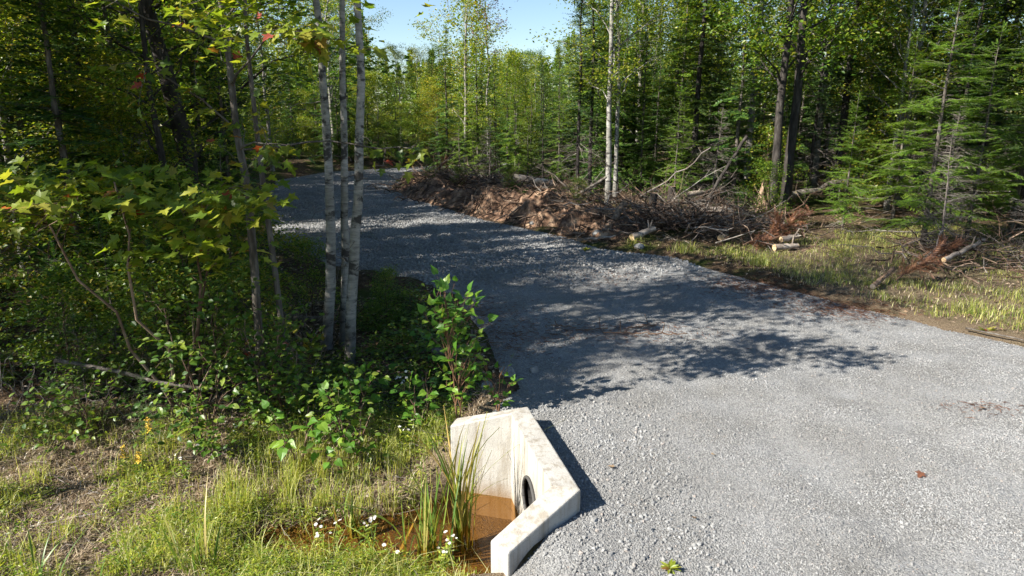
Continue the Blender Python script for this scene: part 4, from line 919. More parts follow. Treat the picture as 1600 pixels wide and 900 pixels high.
leaf_bush('aspen_sapling', 'small leafy sprout leaning over the far wing wall', 'sapling', -.15, 7.05, .75, .3, 10, 4, lh, .085, 'red_stem', z0=.3, nst=2)
leaf_bush('maple_sapling', 'small bright maple seedling at the foot of the birches', 'sapling', -2.65, 8.4, .95, .3, 9, 5, lm, .11, z0=.5, nst=2)
leaf_bush('maple_sapling', 'maple seedling in the shade left of the birches', 'sapling', -3.7, 8.6, .9, .5, 14, 5, lm, .10, z0=.4, nst=3)
for x, y, s, l in ((-5.3, 7.9, .62, 'dark fir sapling at the left picture edge above the grass'), (-4.6, 8.1, .70, 'dark fir sapling under the maple shelf'), (-5.9, 8.6, .9, 'taller fir sapling in the shade at the left edge'),
                   (-4.2, 7.25, .42, 'little fir seedling where grass meets the shade'), (-3.1, 8.9, .5, 'fir seedling behind the leaning maple'), (-5.0, 9.2, .9, 'fir sapling deep under the maple shelf'), (-1.75, 11.3, .38, 'fir seedling on the driveway edge right of the birches')):
    put('fir_low', 'fir_sapling', l, x, y, s, cat='sapling', group='fir saplings of the left bank')

for x, y, s, l in ((-4.3, 8.0, .62, 'leafy maple bush behind the shelf of olive leaves'), (-5.6, 8.1, .6, 'leafy maple bush at the left picture edge'), (-3.5, 8.8, .55, 'leafy bush left of the leaning maple'), (-6.4, 9.2, .85, 'tall leafy bush in the shade at the left edge'), (-4.8, 9.6, .8, 'leafy bush in the shade below the black trunk'), (-3.9, 10.2, .7, 'leafy bush left of the birch clump'), (-5.5, 10.6, .9, 'shaded bush between the black trunk and the maple shelf'),
                   (-3.4, 11.2, .5, 'low bush behind the left birch'), (-2.1, 10.9, .34, 'small bush behind the right birch')):
    put('maple_bush', 'maple_bush', l, x, y, s, cat='bush', group='bushes of the left bank')

# cattails
def blade_mesh(nm, bend, w=.011, tw=.6, mat='cattail'):
    s = np.linspace(0, 1, 9); x = bend * s ** 2.6; z = s * (1 - .18 * abs(bend) * s ** 2); ww = w * (1 - s ** 3.5) + .0006
    a = tw * s; v = []
    for i in range(9):
        d = np.array([math.sin(a[i]), math.cos(a[i]), 0]) * ww[i]; c = np.array([x[i], 0, z[i]])
        v += [c - d, c + np.array([.003, 0, 0]), c + d]
    f = []
    for i in range(8):
        b = i * 3; f += [[b, b + 1, b + 4, b + 3], [b + 1, b + 2, b + 5, b + 4]]
    return MB().add(np.array(v), np.array(f)).mesh('blade', M[mat])
BL = [blade_mesh('blade', b, w, t_) for b, w, t_ in ((.05, .010, .5), (.22, .011, .8), (.45, .010, .4), (.75, .010, .9), (-.1, .009, 1.2))]
BLY = [blade_mesh('blade', b, w, t_, 'cattail_yellow') for b, w, t_ in ((.05, .011, .5), (.15, .012, .8), (.3, .010, .4), (-.1, .010, 1.2))]
def cattail(label, x, y, n, h, r=.12, z=None, sp=.14, yel=0.0):
    z = min(gz(x, y), WATER_Z + .02) if z is None else z
    t = thing('cattail_clump', label, 'cattail', (x, y, z), 'cattails in the ditch')
    for i in range(n):
        o = link('blade', BLY[int(rng.integers(len(BLY)))] if rng.uniform() < yel else BL[int(rng.integers(len(BL)))], t)
        o.location = (rng.normal(0, r * .6), rng.normal(0, r * .45), -.03); hh = h * rng.uniform(.55, 1.1)
        o.scale = (hh, 1.0, hh); o.rotation_euler = (rng.normal(0, sp), rng.normal(0, sp), rng.uniform(0, 6.28))
cattail('fresh green cattail clump arching left in front of the pool', -.80, 5.70, 34, 1.2, .15)
cattail('tall yellowing cattail clump against the white headwall', -.52, 5.95, 44, 1.45, .09, sp=.06, yel=.75)
cattail('cattail clump in the sunny grass at the bottom, left of the pool', -2.76, 5.15, 16, .78, .13)
cattail('few cattail blades in the bottom left corner', -4.0, 4.95, 9, .6, .14)
cattail('few cattail blades standing in the grass right of the bottom left corner', -3.3, 5.0, 8, .62, .12)
cattail('short reed clump at the far edge of the ditch water', -1.65, 6.0, 18, .5, .16)
cattail('thin reeds standing in the brown water left of the asters', -2.05, 5.62, 14, .45, .18, sp=.3, yel=.5)
cattail('bent yellow reeds lying over the water between asters and green cattails', -1.15, 5.72, 16, .5, .2, sp=.6, yel=.8)

# asters and goldenrod
def flower_mesh():
    mb = MB(); k = 14; v = []; f = []
    for i in range(k):
        a = 6.283 * i / k; b = len(v); w_ = .16
        v += [(.2 * math.cos(a - w_), .2 * math.sin(a - w_), .02), (1.0 * math.cos(a - .1), math.sin(a - .1), .12), (math.cos(a + .1), math.sin(a + .1), .12), (.2 * math.cos(a + w_), .2 * math.sin(a + w_), .02)]; f.append([b, b + 1, b + 2, b + 3])
    mb.add(np.array(v), np.array(f), 0)
    c = [(.26 * math.cos(6.283 * i / 8), .26 * math.sin(6.283 * i / 8), .05) for i in range(8)] + [(0, 0, .16)]
    mb.add(np.array(c), np.array([[i, (i + 1) % 8, 8] for i in range(8)]), 1); return mb.mesh('flower_head', [M['petal'], M['yellow']])
FL = flower_mesh()
def aster(label, x, y, h, nf, z=None):
    z = gz(x, y) if z is None else z; base = np.array([x, y, z]); t = thing('aster_plant', label, 'flower', base, 'white asters')
    sm = MB(); lf = MB(); heads = []
    for i in range(max(2, nf // 3)):
        s = wob((0, 0, 0), (rng.normal(0, .08), rng.normal(0, .06), h * rng.uniform(.8, 1)), 6, .02); tube(sm, s, np.linspace(.004, .002, 6), 4)
        q = np.repeat(s[1:5], 7, 0) + rng.normal(0, .02, (28, 3)); scatter(lf, *RHOMB, q, rand_dir(28, .3), up_normal(28), np.stack([rng.uniform(.05, .09, 28), np.full(28, .03), np.full(28, .05)], -1))
        for j in range(3): heads.append(s[-1] + rng.normal(0, .035, 3))
    sm.build('stem', M['stem'], t); tag(lf.build('foliage', M['weed'], t, smooth=False), kind='stuff')
    for p in heads[:nf]:
        o = link('flower_head', FL, t); o.matrix_local = frame(p, rand_dir(1, 0)[0], nrm(np.array([-.2, -.5, 1]) + rng.normal(0, .3, 3)), rng.uniform(.011, .02))
for x, y, h, n, l in ((-1.62, 5.42, .34, 9, 'white aster in flower by the ditch water, left of a near pair'), (-1.27, 5.42, .46, 8, 'white aster in flower by the ditch water, right of a near pair'), (-.62, 5.28, .28, 9, 'row of white asters below the green cattail clump'),
                      (-1.05, 5.22, .26, 5, 'small white aster at the bottom between the ditch pair and the cattails'), (-1.30, 7.7, .55, 9, 'white asters in the shade behind the broad leaves'), (-1.15, 6.95, .45, 7, 'white asters under the aspen sapling'), (-3.1, 6.9, .4, 7, 'pale asters in the grass at the edge of the shade'),
                      (-3.45, 6.55, .3, 5, 'scattered small asters in the sunny grass')):
    aster(l, x, y, h, n, max(gz(x, y), WATER_Z))
for x, y, h, l in ((-4.06, 7.0, .42, 'tall yellow goldenrod spike at the edge of the shade'), (-4.2, 6.7, .3, 'short orange goldenrod, left of two'), (-4.0, 6.62, .28, 'short orange goldenrod, right of two')):
    base = np.array([x, y, gz(x, y)]); t = thing('goldenrod_plant', l, 'flower', base, 'goldenrod')
    sm = MB(); tube(sm, wob((0, 0, 0), (.02, 0, h), 5, .02), .004, 4); sm.build('stem', M['stem'], t)
    fb = MB(); q = np.stack([rng.normal(0, .013, 90), rng.normal(0, .013, 90), h * rng.uniform(.6, 1.08, 90)], -1); scatter(fb, *RHOMB, q, rand_dir(90, .6), up_normal(90, 1), np.full(90, .022)); fb.build('flower_spike', M['yellow'], t, smooth=False)
    lf = MB(); q = np.stack([np.zeros(26), np.zeros(26), h * rng.uniform(.1, .7, 26)], -1); scatter(lf, *RHOMB, q, rand_dir(26, .2), up_normal(26, .3), np.stack([np.full(26, .09), np.full(26, .035), np.full(26, .06)], -1)); lf.build('foliage', M['weed'], t, smooth=False)

# ------------------------------------------------------------------ ground cover
def blades(n, P, h, w, lean=.35, spread=1.0):
    m = len(P); a = rng.uniform(0, 6.28, m); ln = np.abs(rng.normal(0, lean, m)) * h
    d = np.stack([np.cos(a), np.sin(a), np.zeros(m)], -1); s_ = np.stack([-np.sin(a), np.cos(a), np.zeros(m)], -1)
    c1 = P + d * (ln * .3)[:, None] + np.array([0, 0, 1.0]) * (h * .55)[:, None]; c2 = P + d * ln[:, None] + np.array([0, 0, 1.0]) * (h * (1 - .25 * np.minimum(1, ln / h)))[:, None]
    w = np.broadcast_to(w, (m,))[:, None]
    v = np.stack([P - s_ * w, P + s_ * w, c1 + s_ * w * .75, c1 - s_ * w * .75, c2], 1).reshape(-1, 3)
    b = np.arange(m)[:, None] * 5
    return v, b + np.array([0, 1, 2, 3]), b + np.array([3, 2, 4])
def add_blades(mb, P, h, w, lean=.35):
    v, q, t_ = blades(0, P, h, w, lean); n0 = mb.n; mb.add(v, q); mb.f.append(t_ + n0); mb.m.append(np.zeros(len(t_), int))
def pts_on(n, x0, x1, y0, y1, dens):
    x = rng.uniform(x0, x1, n); y = rng.uniform(y0, y1, n); k = rng.uniform(0, 1, n) < dens(x, y); x, y = x[k], y[k]; return np.stack([x, y, ground_z(x, y)], -1)
def clumped(n, per, x0, x1, y0, y1, dens, r=.06):
    c = pts_on(n, x0, x1, y0, y1, dens); p = np.repeat(c, per, 0); p[:, :2] += rng.normal(0, r, (len(p), 2)); p[:, 2] = ground_z(p[:, 0], p[:, 1]); return p
g = MB()
bank = lambda x, y: sstep(8.0, 6.9, y + .35 * fbm(x * 1.2, y * 1.2, 2, 31)) * sstep(-.26, .14, fbm(x * 1.5, y * 1.5, 3, 33) + .01) * (sdist(BASIN, x, y) > .05) * (sdist(ROAD, x, y) > .5) * (ground_z(x, y) > WATER_Z - .03)
p = clumped(2500, 13, -6.5, -.2, 4.2, 8.0, bank, .05); add_blades(g, p, rng.uniform(.07, .24, len(p)), .0034, .95)
p = clumped(60, 24, -3.0, -.9, 5.9, 6.9, lambda x, y: (ground_z(x, y) > WATER_Z - .05) * 1.0, .06); add_blades(g, p, rng.uniform(.18, .45, len(p)), .0032, .4)
p = clumped(75, 26, -2.2, -.2, 4.3, 5.35, lambda x, y: (sdist(ROAD, x, y) > .25) * 1.0, .07); add_blades(g, p, rng.uniform(.06, .26, len(p)), .0035, .9)
p = clumped(130, 22, -6.3, -.9, 4.4, 7.5, bank, .07); add_blades(g, p, rng.uniform(.18, .52, len(p)), .003, .55)
tag(g.build('grass', M['grass'], smooth=False), 'sunny yellow green grass covering the ditch bank', None, None, 'stuff')
wd = MB(); c = pts_on(6500, -6.5, -.3, 4.3, 7.9, lambda x, y: bank(x, y) * (fbm(x * 1.3 + 5, y * 1.3, 2, 40) > -.15))
p = np.repeat(c, 11, 0); hh_ = np.repeat(rng.uniform(.05, .30, len(c)) * rng.uniform(.5, 1.1, len(c)), 11); p[:, :2] += rng.normal(0, .05, (len(p), 2)); p[:, 2] += hh_ * rng.uniform(.1, 1, len(p))
scatter(wd, *RHOMB, p, rand_dir(len(p), .4), up_normal(len(p), .5), np.stack([rng.uniform(.025, .065, len(p)), rng.uniform(.012, .03, len(p)), np.full(len(p), .05)], -1))
c = pts_on(170, -6.2, -.9, 4.5, 7.6, bank); p = np.repeat(c, 34, 0); hh_ = np.repeat(rng.uniform(.2, .5, len(c)), 34); p[:, :2] += rng.normal(0, .05, (len(p), 2)); p[:, 2] += hh_ * rng.uniform(.05, 1, len(p))
scatter(wd, *RHOMB, p, rand_dir(len(p), .5), up_normal(len(p), .5), np.stack([rng.uniform(.03, .07, len(p)), rng.uniform(.009, .018, len(p)), np.full(len(p), .05)], -1))
c = pts_on(420, -2.6, -.25, 4.5, 5.5, lambda x, y: (sdist(ROAD, x, y) > .3) * (ground_z(x, y) > WATER_Z - .12)); c[:, 2] = np.maximum(c[:, 2], WATER_Z)
p = np.repeat(c, 16, 0); hh_ = np.repeat(rng.uniform(.08, .24, len(c)), 16); p[:, :2] += rng.normal(0, .04, (len(p), 2)); p[:, 2] += hh_ * rng.uniform(.05, 1, len(p))
scatter(wd, *RHOMB, p, rand_dir(len(p), .5), up_normal(len(p), .5), np.stack([rng.uniform(.03, .06, len(p)), rng.uniform(.01, .02, len(p)), np.full(len(p), .05)], -1))
c = pts_on(1500, -3.2, -.2, 7.4, 12.5, lambda x, y: (sdist(ROAD, x, y) > .35) * (fbm(x * 1.1, y * 1.1, 2, 44) > -.05)); p = np.repeat(c, 9, 0); hh_ = np.repeat(rng.uniform(.05, .35, len(c)), 9); p[:, :2] += rng.normal(0, .06, (len(p), 2)); p[:, 2] += hh_ * rng.uniform(.2, 1, len(p))
scatter(wd, *RHOMB, p, rand_dir(len(p), .4), up_normal(len(p), .4), np.stack([rng.uniform(.05, .1, len(p)), rng.uniform(.03, .06, len(p)), np.full(len(p), .07)], -1), 1)
tag(wd.build('weeds', [M['weed'], M['weed_dark']], smooth=False), 'low leafy weeds mixed into the bank grass', None, None, 'stuff')
g = MB()
verge = lambda x, y: sstep(.25, .7, sdist(ROAD, x, y)) * sstep(-.25, .1, fbm(x * .9, y * .9, 3, 35) + .12) * (x > 3.2) * sstep(20, 16, y - .25 * (x - 5)) * sstep(.3, 1.5, x - np.interp(y, [9, 12, 15, 19], [6, 4.5, 3.5, 6.5]))
p = clumped(2600, 15, 3.2, 14, 8.5, 19, verge, .11); add_blades(g, p, rng.uniform(.04, .17, len(p)), .004, 1.1)
for x, y in ((3.85, 15.5), (4.05, 15.3), (7.4, 10.6), (5.2, 14.0), (8.2, 10.2), (3.0, 16.2)):
    p = np.zeros((110, 3)) + [x, y, 0]; p[:, :2] += rng.normal(0, .13, (110, 2)); p[:, 2] = ground_z(p[:, 0], p[:, 1]); add_blades(g, p, rng.uniform(.10, .34, 110), .004, .8)
tag(g.build('grass', M['verge_grass'], smooth=False), 'rough grass on the verge in front of the right-hand wood', None, None, 'stuff')
lt = MB()
off = lambda x, y: (sdist(ROAD, x, y) > .15) * (sdist(BASIN, x, y) > .05) * 1.0 * (ground_z(x, y) > WATER_Z - .1)
p = np.concatenate([pts_on(14000, -7, 0, 4.3, 12.5, off), pts_on(9000, 2, 14, 9, 21, off), pts_on(7000, -14, -3, 11, 26, off)])
p[:, 2] += rng.uniform(0, .02, len(p)); scatter(lt, *RHOMB, p, rand_dir(len(p), .2), up_normal(len(p), .35), np.where((p[:, 1] < 8) & (p[:, 0] < 0), rng.uniform(.02, .05, len(p)), rng.uniform(.03, .085, len(p))))
tag(lt.build('leaf_litter', M['litter'], smooth=False), 'dry brown leaf litter on the forest floor', None, None, 'stuff')
# dead stems and straw lying on the bank
st = MB()
for x, y, z in pts_on(2600, -6.3, -.3, 4.4, 9.5, off):
    a = rng.uniform(0, 6.28); l = rng.uniform(.1, .45); tube(st, wob((x, y, z + .02), (x + l * math.cos(a), y + l * math.sin(a), z + rng.uniform(.0, .14)), 3, .06), np.array([.0035, .003, .0015]) * rng.uniform(.6, 1.6), 3)
for x, y, z in pts_on(420, -7, -2.6, 7.6, 11, off):
    a = rng.uniform(0, 6.28); l = rng.uniform(.3, 1.1); tube(st, wob((x, y, z), (x + .5 * l * math.cos(a), y + .5 * l * math.sin(a), z + l * .8), 4, .08), np.array([.006, .005, .003, .0015]) * rng.uniform(.6, 1.4), 3)
tag(st.build('dead_stems', M['twig'], smooth=False), 'dead grey stems and straw tangled over the left bank', None, None, 'stuff')
sw = MB(); p = np.concatenate([pts_on(42000, -6.5, -.2, 4.2, 7.9, lambda x, y: (off(x, y) > 0) * (.45 + .55 * (fbm(x * 1.5, y * 1.5, 3, 33) < 0))), pts_on(9000, 3.4, 14, 8.6, 18, lambda x, y: (sdist(ROAD, x, y) > .3) * (x > 3.4) * sstep(18, 14, y))])
add_blades(sw, p + [0, 0, .01], rng.uniform(.03, .09, len(p)), rng.uniform(.0025, .006, len(p)), 1.8)
tag(sw.build('straw', M['straw'], smooth=False), 'pale dead straw matted under the grass', None, None, 'stuff')
# needles and twig scraps on the driveway edge
nd = MB(); q = []
for x0, y0, sx_, sy_, n_ in ((4.6, 12.4, .55, .5, 1500), (5.6, 11.0, .5, .35, 1300), (1.6, 9.8, .7, .28, 500), (1.9, 13.2, .6, .5, 300), (5.3, 7.0, .3, .12, 90), (.0, 9.5, .4, .5, 500), (-.6, 10.8, .5, .4, 500)):
    q.append(np.stack([rng.normal(x0, sx_, n_), rng.normal(y0, sy_, n_)], -1))
q = np.concatenate(q); q = np.concatenate([q, np.maximum(road_z(q[:, 0], q[:, 1]), ground_z(q[:, 0], q[:, 1]))[:, None] + .016], -1)
scatter(nd, *RHOMB, q, rand_dir(len(q), .12), up_normal(len(q), .4), np.stack([rng.uniform(.03, .14, len(q)), np.full(len(q), .012), np.full(len(q), .05)], -1))
tag(nd.build('needle_litter', M['dead_needles'], smooth=False), 'rusty brown needles strewn along the driveway edge', None, None, 'stuff')

# ------------------------------------------------------------------ earth bank, brush, logs
CR = np.array([(-5.2, 30.6), (-4.6, 29.0), (-2.6, 25.2), (-.2, 21.4), (1.6, 18.9), (2.7, 17.4), (3.6, 16.8)])
def along(s):
    d = np.concatenate([[0], np.cumsum(np.hypot(*np.diff(CR, axis=0).T))]); s = np.asarray(s) * d[-1]
    return np.stack([np.interp(s, d, CR[:, 0]), np.interp(s, d, CR[:, 1])], -1)
S_, T_ = np.meshgrid(np.linspace(0, 1, 190), np.linspace(-1.15, 2.6, 54))
c = along(S_); e = along(np.clip(S_ + .02, 0, 1)) - along(np.clip(S_ - .02, 0, 1)); e = nrm(e); nx, ny = -e[..., 1], e[..., 0]
sgn = -1.0
nx, ny = -nx * sgn, -ny * sgn                                     # away from the driveway
Xb = c[..., 0] + nx * T_; Yb = c[..., 1] + ny * T_
prof = sstep(-1.15, -.2, T_) * (1 - .55 * sstep(.4, 2.6, T_)) * sstep(0, .10, S_) * sstep(1, .88, S_)
rid = np.abs(fbm(Xb * .9, Yb * .9, 4, 51)); Hb = prof * (.42 + .55 * fbm(Xb * .55, Yb * .55, 2, 52)) + prof * (.55 * (.3 - rid) + .34 * fbm(Xb * 2.6, Yb * 2.6, 4, 53) + .16 * np.abs(fbm(Xb * 7, Yb * 7, 2, 54)))
Zb = np.maximum(ground_z(Xb, Yb), road_z(Xb, Yb)) - .12 + Hb * 1.05 * (.28 + .72 * sstep(.1, .5, S_))
bank_o, _ = grid_mesh('earth_bank', Xb, Yb, Zb, M['soil'])
tag(bank_o, 'torn brown earth bank pushed up along the outside of the driveway bend', None, None, 'structure')
def bank_z(x, y):
    i = np.argmin((Xb - x) ** 2 + (Yb - y) ** 2); return max(float(Zb.flat[i]), gz(x, y)) if ((Xb - x) ** 2 + (Yb - y) ** 2).min() < .3 else gz(x, y)
for x, y, s_, l in ((-3.3, 27.6, .32, 'low green bush on the far end of the earth bank'), (-.1, 22.6, .28, 'small green bush on the middle of the earth bank'), (-2.0, 26.3, .3, 'green bush beside the far pale log'), (1.9, 19.6, .3, 'small leafy bush behind the bank end')):
    plant_tree('maple_bush', T['maple_bush'], l, 'bush', (x, y, bank_z(x, y) - .03), 'green bushes on the earth bank', rng.uniform(0, 6), s_)
# root strands in the bank
rt = MB()
for i in range(430):
    s = rng.uniform(.03, .99); tt_ = rng.uniform(-1.0, 1.6); p = along(np.array([s]))[0]; j = np.argmin(np.abs(S_[0] - s)); x = p[0] + nx[0, j] * tt_; y = p[1] + ny[0, j] * tt_
    a = rng.uniform(0, 6.28); l = rng.uniform(.25, 1.1); x2, y2 = x + l * math.cos(a), y + l * math.sin(a); z1, z2 = bank_z(x, y), bank_z(x2, y2)
    tube(rt, wob((x, y, z1 + .03), (x2, y2, z2 + rng.uniform(-.05, .25)), 5, .09, (0, 0, .05)), np.linspace(.017, .005, 5) * rng.uniform(.4, 2.0), 4)
tag(rt.build('roots', M['brown_twig'], smooth=False), 'torn roots and sticks hanging out of the earth bank', None, None, 'stuff')
# tangled brush
br = MB(); gr = MB()
for i in range(1300):
    k = rng.uniform()
    if k < .5: x, y = rng.normal(5.0, 1.35), rng.normal(18.6, 1.1)
    elif k < .66:
        p_ = along(np.array([rng.uniform(.3, 1)]))[0]; x, y = p_[0] + rng.uniform(.9, 2.4), p_[1] + rng.uniform(0, 1.2)
    elif k < .88: x, y = rng.normal(-1.8, 1.3), 0; y = 27.2 - (x + 1.8) * 1.3 + rng.normal(0, .7)
    else: x, y = rng.normal(10.2, 1.2), rng.normal(14.3, 1.0)
    if float(sdist(ROAD, np.array([x]), np.array([y]))[0]) < .5: continue
    a = rng.uniform(0, 6.28); l = rng.uniform(.4, 1.6); up = abs(rng.normal(0, .35)); z = bank_z(x, y) + rng.uniform(0, .35)
    p = wob((x, y, z), (x + l * math.cos(a), y + l * math.sin(a), z + l * up), 5, .05); m_ = br if rng.uniform() < .72 else gr
    tube(m_, p, np.linspace(.016, .004, 5) * rng.uniform(.4, 1.5), 4)
    for q in range(3):
        b0 = p[1 + q]; tube(m_, wob(b0, b0 + nrm(p[-1] - p[0] + rng.normal(0, .5, 3) * l) * l * .35, 3, .08), np.array([.005, .004, .002]), 3)
tag(br.build('brush', M['brown_twig'], smooth=False), 'tangled brown brush heaped beside the driveway', None, None, 'stuff')
tag(gr.build('brush', M['twig'], smooth=False), 'bare grey branches tangled through the brush heap', None, None, 'stuff')

def log(label, a, b, r, mat='log', name='log', cat='log', stub=2, amp=.012, r2=.75, sink=True):
    a = np.array(a, float); b = np.array(b, float); base = (a + b) / 2
    o = thing(name, label, cat, base); mb = MB()
    p = wob(a, b, 9, amp); tube(mb, p, r * np.linspace(1, r2, 9), 12, 0, .07); ends = mb.n; mb.build('stem', M[mat], o, base)
    for end, dirn, rr in ((p[0], p[0] - p[1], r), (p[-1], p[-1] - p[-2], r * r2)):
        c_ = MB(); d = nrm(dirn); s1 = nrm(np.cross(d, [0.1, 0, 1.0])); s2 = np.cross(d, s1); k = 12
        v = [end + d * .004 + (s1 * math.cos(6.283 * i / k) + s2 * math.sin(6.283 * i / k)) * rr * .99 for i in range(k)] + [end + d * .008]
        c_.add(np.array(v), np.array([[i, (i + 1) % k, k] for i in range(k)])); c_.build('cut_end', M['cut_wood'] if mat == 'log' else M['twig'], o, base, smooth=False)
    for i in range(stub):
        s_ = MB(); q = p[int(rng.integers(2, 8))]; d = nrm(np.cross(b - a, rng.normal(0, 1, 3))); d[2] = abs(d[2]) + .1; tube(s_, [q + d * r * .6, q + d * (r + .08), q + d * (r + .16)], np.array([.22, .17, .1]) * r + .004, 5); s_.build('branch_stub', M[mat], o, base)
    return o
bz = bank_z
log('pale barkless log end lying high on the far bank', (-1.35, 28.4, bz(-1.35, 28.4) + .32), (-.35, 26.9, bz(-.35, 26.9) + .22), .12)
log('pale log lying level on the bank behind the bare earth', (.1, 24.6, bz(.1, 24.6) + .5), (1.45, 23.9, bz(1.45, 23.9) + .45), .14)
log('long pale log rising to the right behind the brush heap', (4.3, 21.0, gz(4.3, 21) + .25), (6.9, 22.4, gz(6.9, 22.4) + .55), .10)
log('long dark fallen log leaning up to the right of the double tree', (8.6, 21.6, .55), (11.75, 22.6, 1.15), .12, 'bark')
log('short grey log lying at the foot of the brush next to the grass tuft', (2.9, 16.3, .25), (3.5, 16.6, .42), .09)
log('thick broken stem jutting up out of the bank end', (2.35, 17.1, .25), (3.0, 18.2, .85), .10, 'rotten')
log('thin straight pale pole lying on the gravel edge at the bank end', (1.6, 16.75, .10), (2.6, 16.85, .18), .03, stub=0)
log('fat grey log in the middle of the brush heap', (5.2, 19.7, .55), (6.2, 18.9, .45), .15)
log('fat pale log end under the brush heap, right of the middle one', (6.0, 19.2, .30), (6.9, 18.5, .36), .13)
log('brown log lying across the brush heap', (3.9, 17.9, .38), (5.3, 18.2, .42), .07, 'rotten')
log('grey pole lying crosswise low in the brush heap', (3.4, 18.9, .65), (5.6, 19.4, .75), .05, 'bark')
log('small cut log end facing the driveway below the brush', (5.15, 16.6, .18), (5.5, 17.3, .22), .09)
log('little stack of pale cut pieces at the grass, upper piece', (6.3, 15.75, .30), (6.75, 15.9, .36), .07)
log('little stack of pale cut pieces at the grass, lower piece', (6.1, 15.6, .14), (6.7, 15.75, .15), .08)
log('stubby brown log pointing at the gravel in the verge grass', (6.6, 12.1, .10), (7.4, 12.9, .26), .05, 'rotten')
log('white peeled branch lying on the verge under the dead twigs', (8.6, 13.3, .34), (10.0, 14.2, .55), .05)
log('thin branch lying at the right end of the gravel', (6.8, 9.75, .06), (7.25, 9.15, .07), .014, 'bark', stub=0)
log('pale grey log lying behind the birches in the left shade', (-4.6, 10.6, .02), (-2.9, 10.2, .05), .07, 'bark')
log('short log beside the driveway right of the birches', (-1.1, 8.9, -.02), (-.35, 9.0, .03), .06, 'bark')
log('dark thin fallen stem crossing the shade below the maple shelf', (-5.4, 7.6, .35), (-3.5, 7.4, .05), .025, 'bark')
log('pale leaning pole standing slanted right of the birch pair', (3.8, 20.3, .75), (5.7, 19.8, 2.15), .022, 'twig', 'leaning_branch', 'branch', stub=1, amp=.02)
log('leaning dark dead trunk left of the double tree', (5.9, 20.9, .4), (7.2, 21.4, 2.5), .06, 'dark_bark', 'dead_tree', 'dead tree', stub=4, amp=.008)
log('thick branch forked up from the bank left of the birch pair', (1.9, 21.3, .6), (2.9, 21.1, 1.25), .05, 'bark', 'leaning_branch', 'branch', stub=3)
for i, (x, y, a, l) in enumerate(((.95, 9.75, .1, .5), (1.35, 9.62, -.05, .7), (1.75, 9.85, .3, .45), (2.0, 9.55, .02, .6), (.6, 10.0, -.4, .4))):
    log(('leftmost', 'longest', 'slanting', 'rightmost', 'farthest')[i] + ' of the twigs lying in the shade on the driveway', (x, y, .03), (x + l * math.cos(a), y + l * math.sin(a), .035), .010, 'brown_twig', 'twig', 'twig', stub=1, amp=.02)
# torn stump at the double tree
base = np.array([7.35, 19.9, gz(7.35, 19.9)]); t = thing('tree_stump', 'torn pale stump leaning against the double tree', 'stump', base); mb = MB()
th = np.linspace(0, 6.283, 14, endpoint=False); v = []
for r_, z_, j_ in ((.34, -.1, 0), (.24, .12, 0), (.19, .4, .02), (.16, .75, .2), (.10, .80, .35)):
    v += [(r_ * math.cos(a) * (1 + .18 * math.sin(3 * a)), r_ * math.sin(a) * (1 + .18 * math.cos(4 * a)), z_ + j_ * math.sin(2 * a + 1) * .9 + .04 * rng.normal()) for a in th]
f = [[k * 14 + i, k * 14 + (i + 1) % 14, (k + 1) * 14 + (i + 1) % 14, (k + 1) * 14 + i] for k in range(4) for i in range(14)]; mb.add(np.array(v), np.array(f)); mb.add(np.array(v[-14:]), np.array([list(range(14))])); mb.build('stump_body', M['rotten'], t)
# dark cut stumps in the brush
for x, y, l in ((3.9, 18.9, 'dark upright stump left in the brush heap behind the birch pair'), (4.7, 20.2, 'dark upright stump next to the pale log')):
    base = np.array([x, y, gz(x, y)]); t = thing('tree_stump', l, 'stump', base); mb = MB(); tube(mb, [(0, 0, -.1), (.01, 0, .15), (.0, .01, .45), (.02, 0, .85)], np.array([.17, .13, .11, .105]), 12, 0, .08); mb.build('stump_body', M['dark_bark'], t)
    c_ = MB(); c_.add(np.array([(.02 + .1 * math.cos(a), .1 * math.sin(a), .853) for a in th] + [(.02, 0, .858)]), np.array([[i, (i + 1) % 14, 14] for i in range(14)])); c_.build('cut_top', M['rotten'], t, smooth=False)
# rusty dead fir boughs
def bough(label, a, b, w, mat='dead_needles', n=46):
    a = np.array(a, float); b = np.array(b, float); t = thing('fir_bough', label, 'branch', a); L = np.linalg.norm(b - a)
    s = wob(a, b, 7, .02, (0, 0, .12)); mb = MB(); tube(mb, s, np.linspace(.02, .006, 7), 5); mb.build('stem', M['brown_twig'], t, a)
    q = rng.uniform(.1, 1, n); B = np.stack([np.interp(q * 6, np.arange(7), s[:, k]) for k in range(3)], -1); d = nrm(b - a) + rng.normal(0, .75, (n, 3)) * np.array([1, 1, .6]); ll = w * (1.2 - .8 * q)
    P = [B]; D = [d]; S = [ll]
    for e in (.35, .6, .85): P.append(B + nrm(d) * (ll * e)[:, None]); D.append(nrm(d) + rng.normal(0, .6, d.shape)); S.append(ll * .5)
    nb = MB(); P = np.concatenate(P); scatter(nb, *SPRIG_HI, P, np.concatenate(D), up_normal(len(P), .6), np.concatenate(S)); tag(nb.build('needles', M[mat], t, a, smooth=False), kind='stuff')
bough('rusty dead fir bough sticking up from the brush at the verge', (6.0, 15.9, .15), (7.35, 16.7, .85), .5)
bough('rusty dead bough lying flat under the upright rusty one', (5.5, 16.0, .12), (6.7, 16.2, .3), .45)
bough('dark brown dead bough in the verge grass under the dead firs', (8.4, 13.6, .15), (9.3, 14.0, .5), .4)
bough('brown dead bough lying on the verge near the gravel', (7.3, 12.6, .1), (8.3, 13.0, .3), .35)
bough('green fir bough lying on top of the earth bank', (-.3, 23.2, bz(-.3, 23.2) + .1), (.4, 22.3, bz(.4, 22.3) + .1), .4, 'fir')
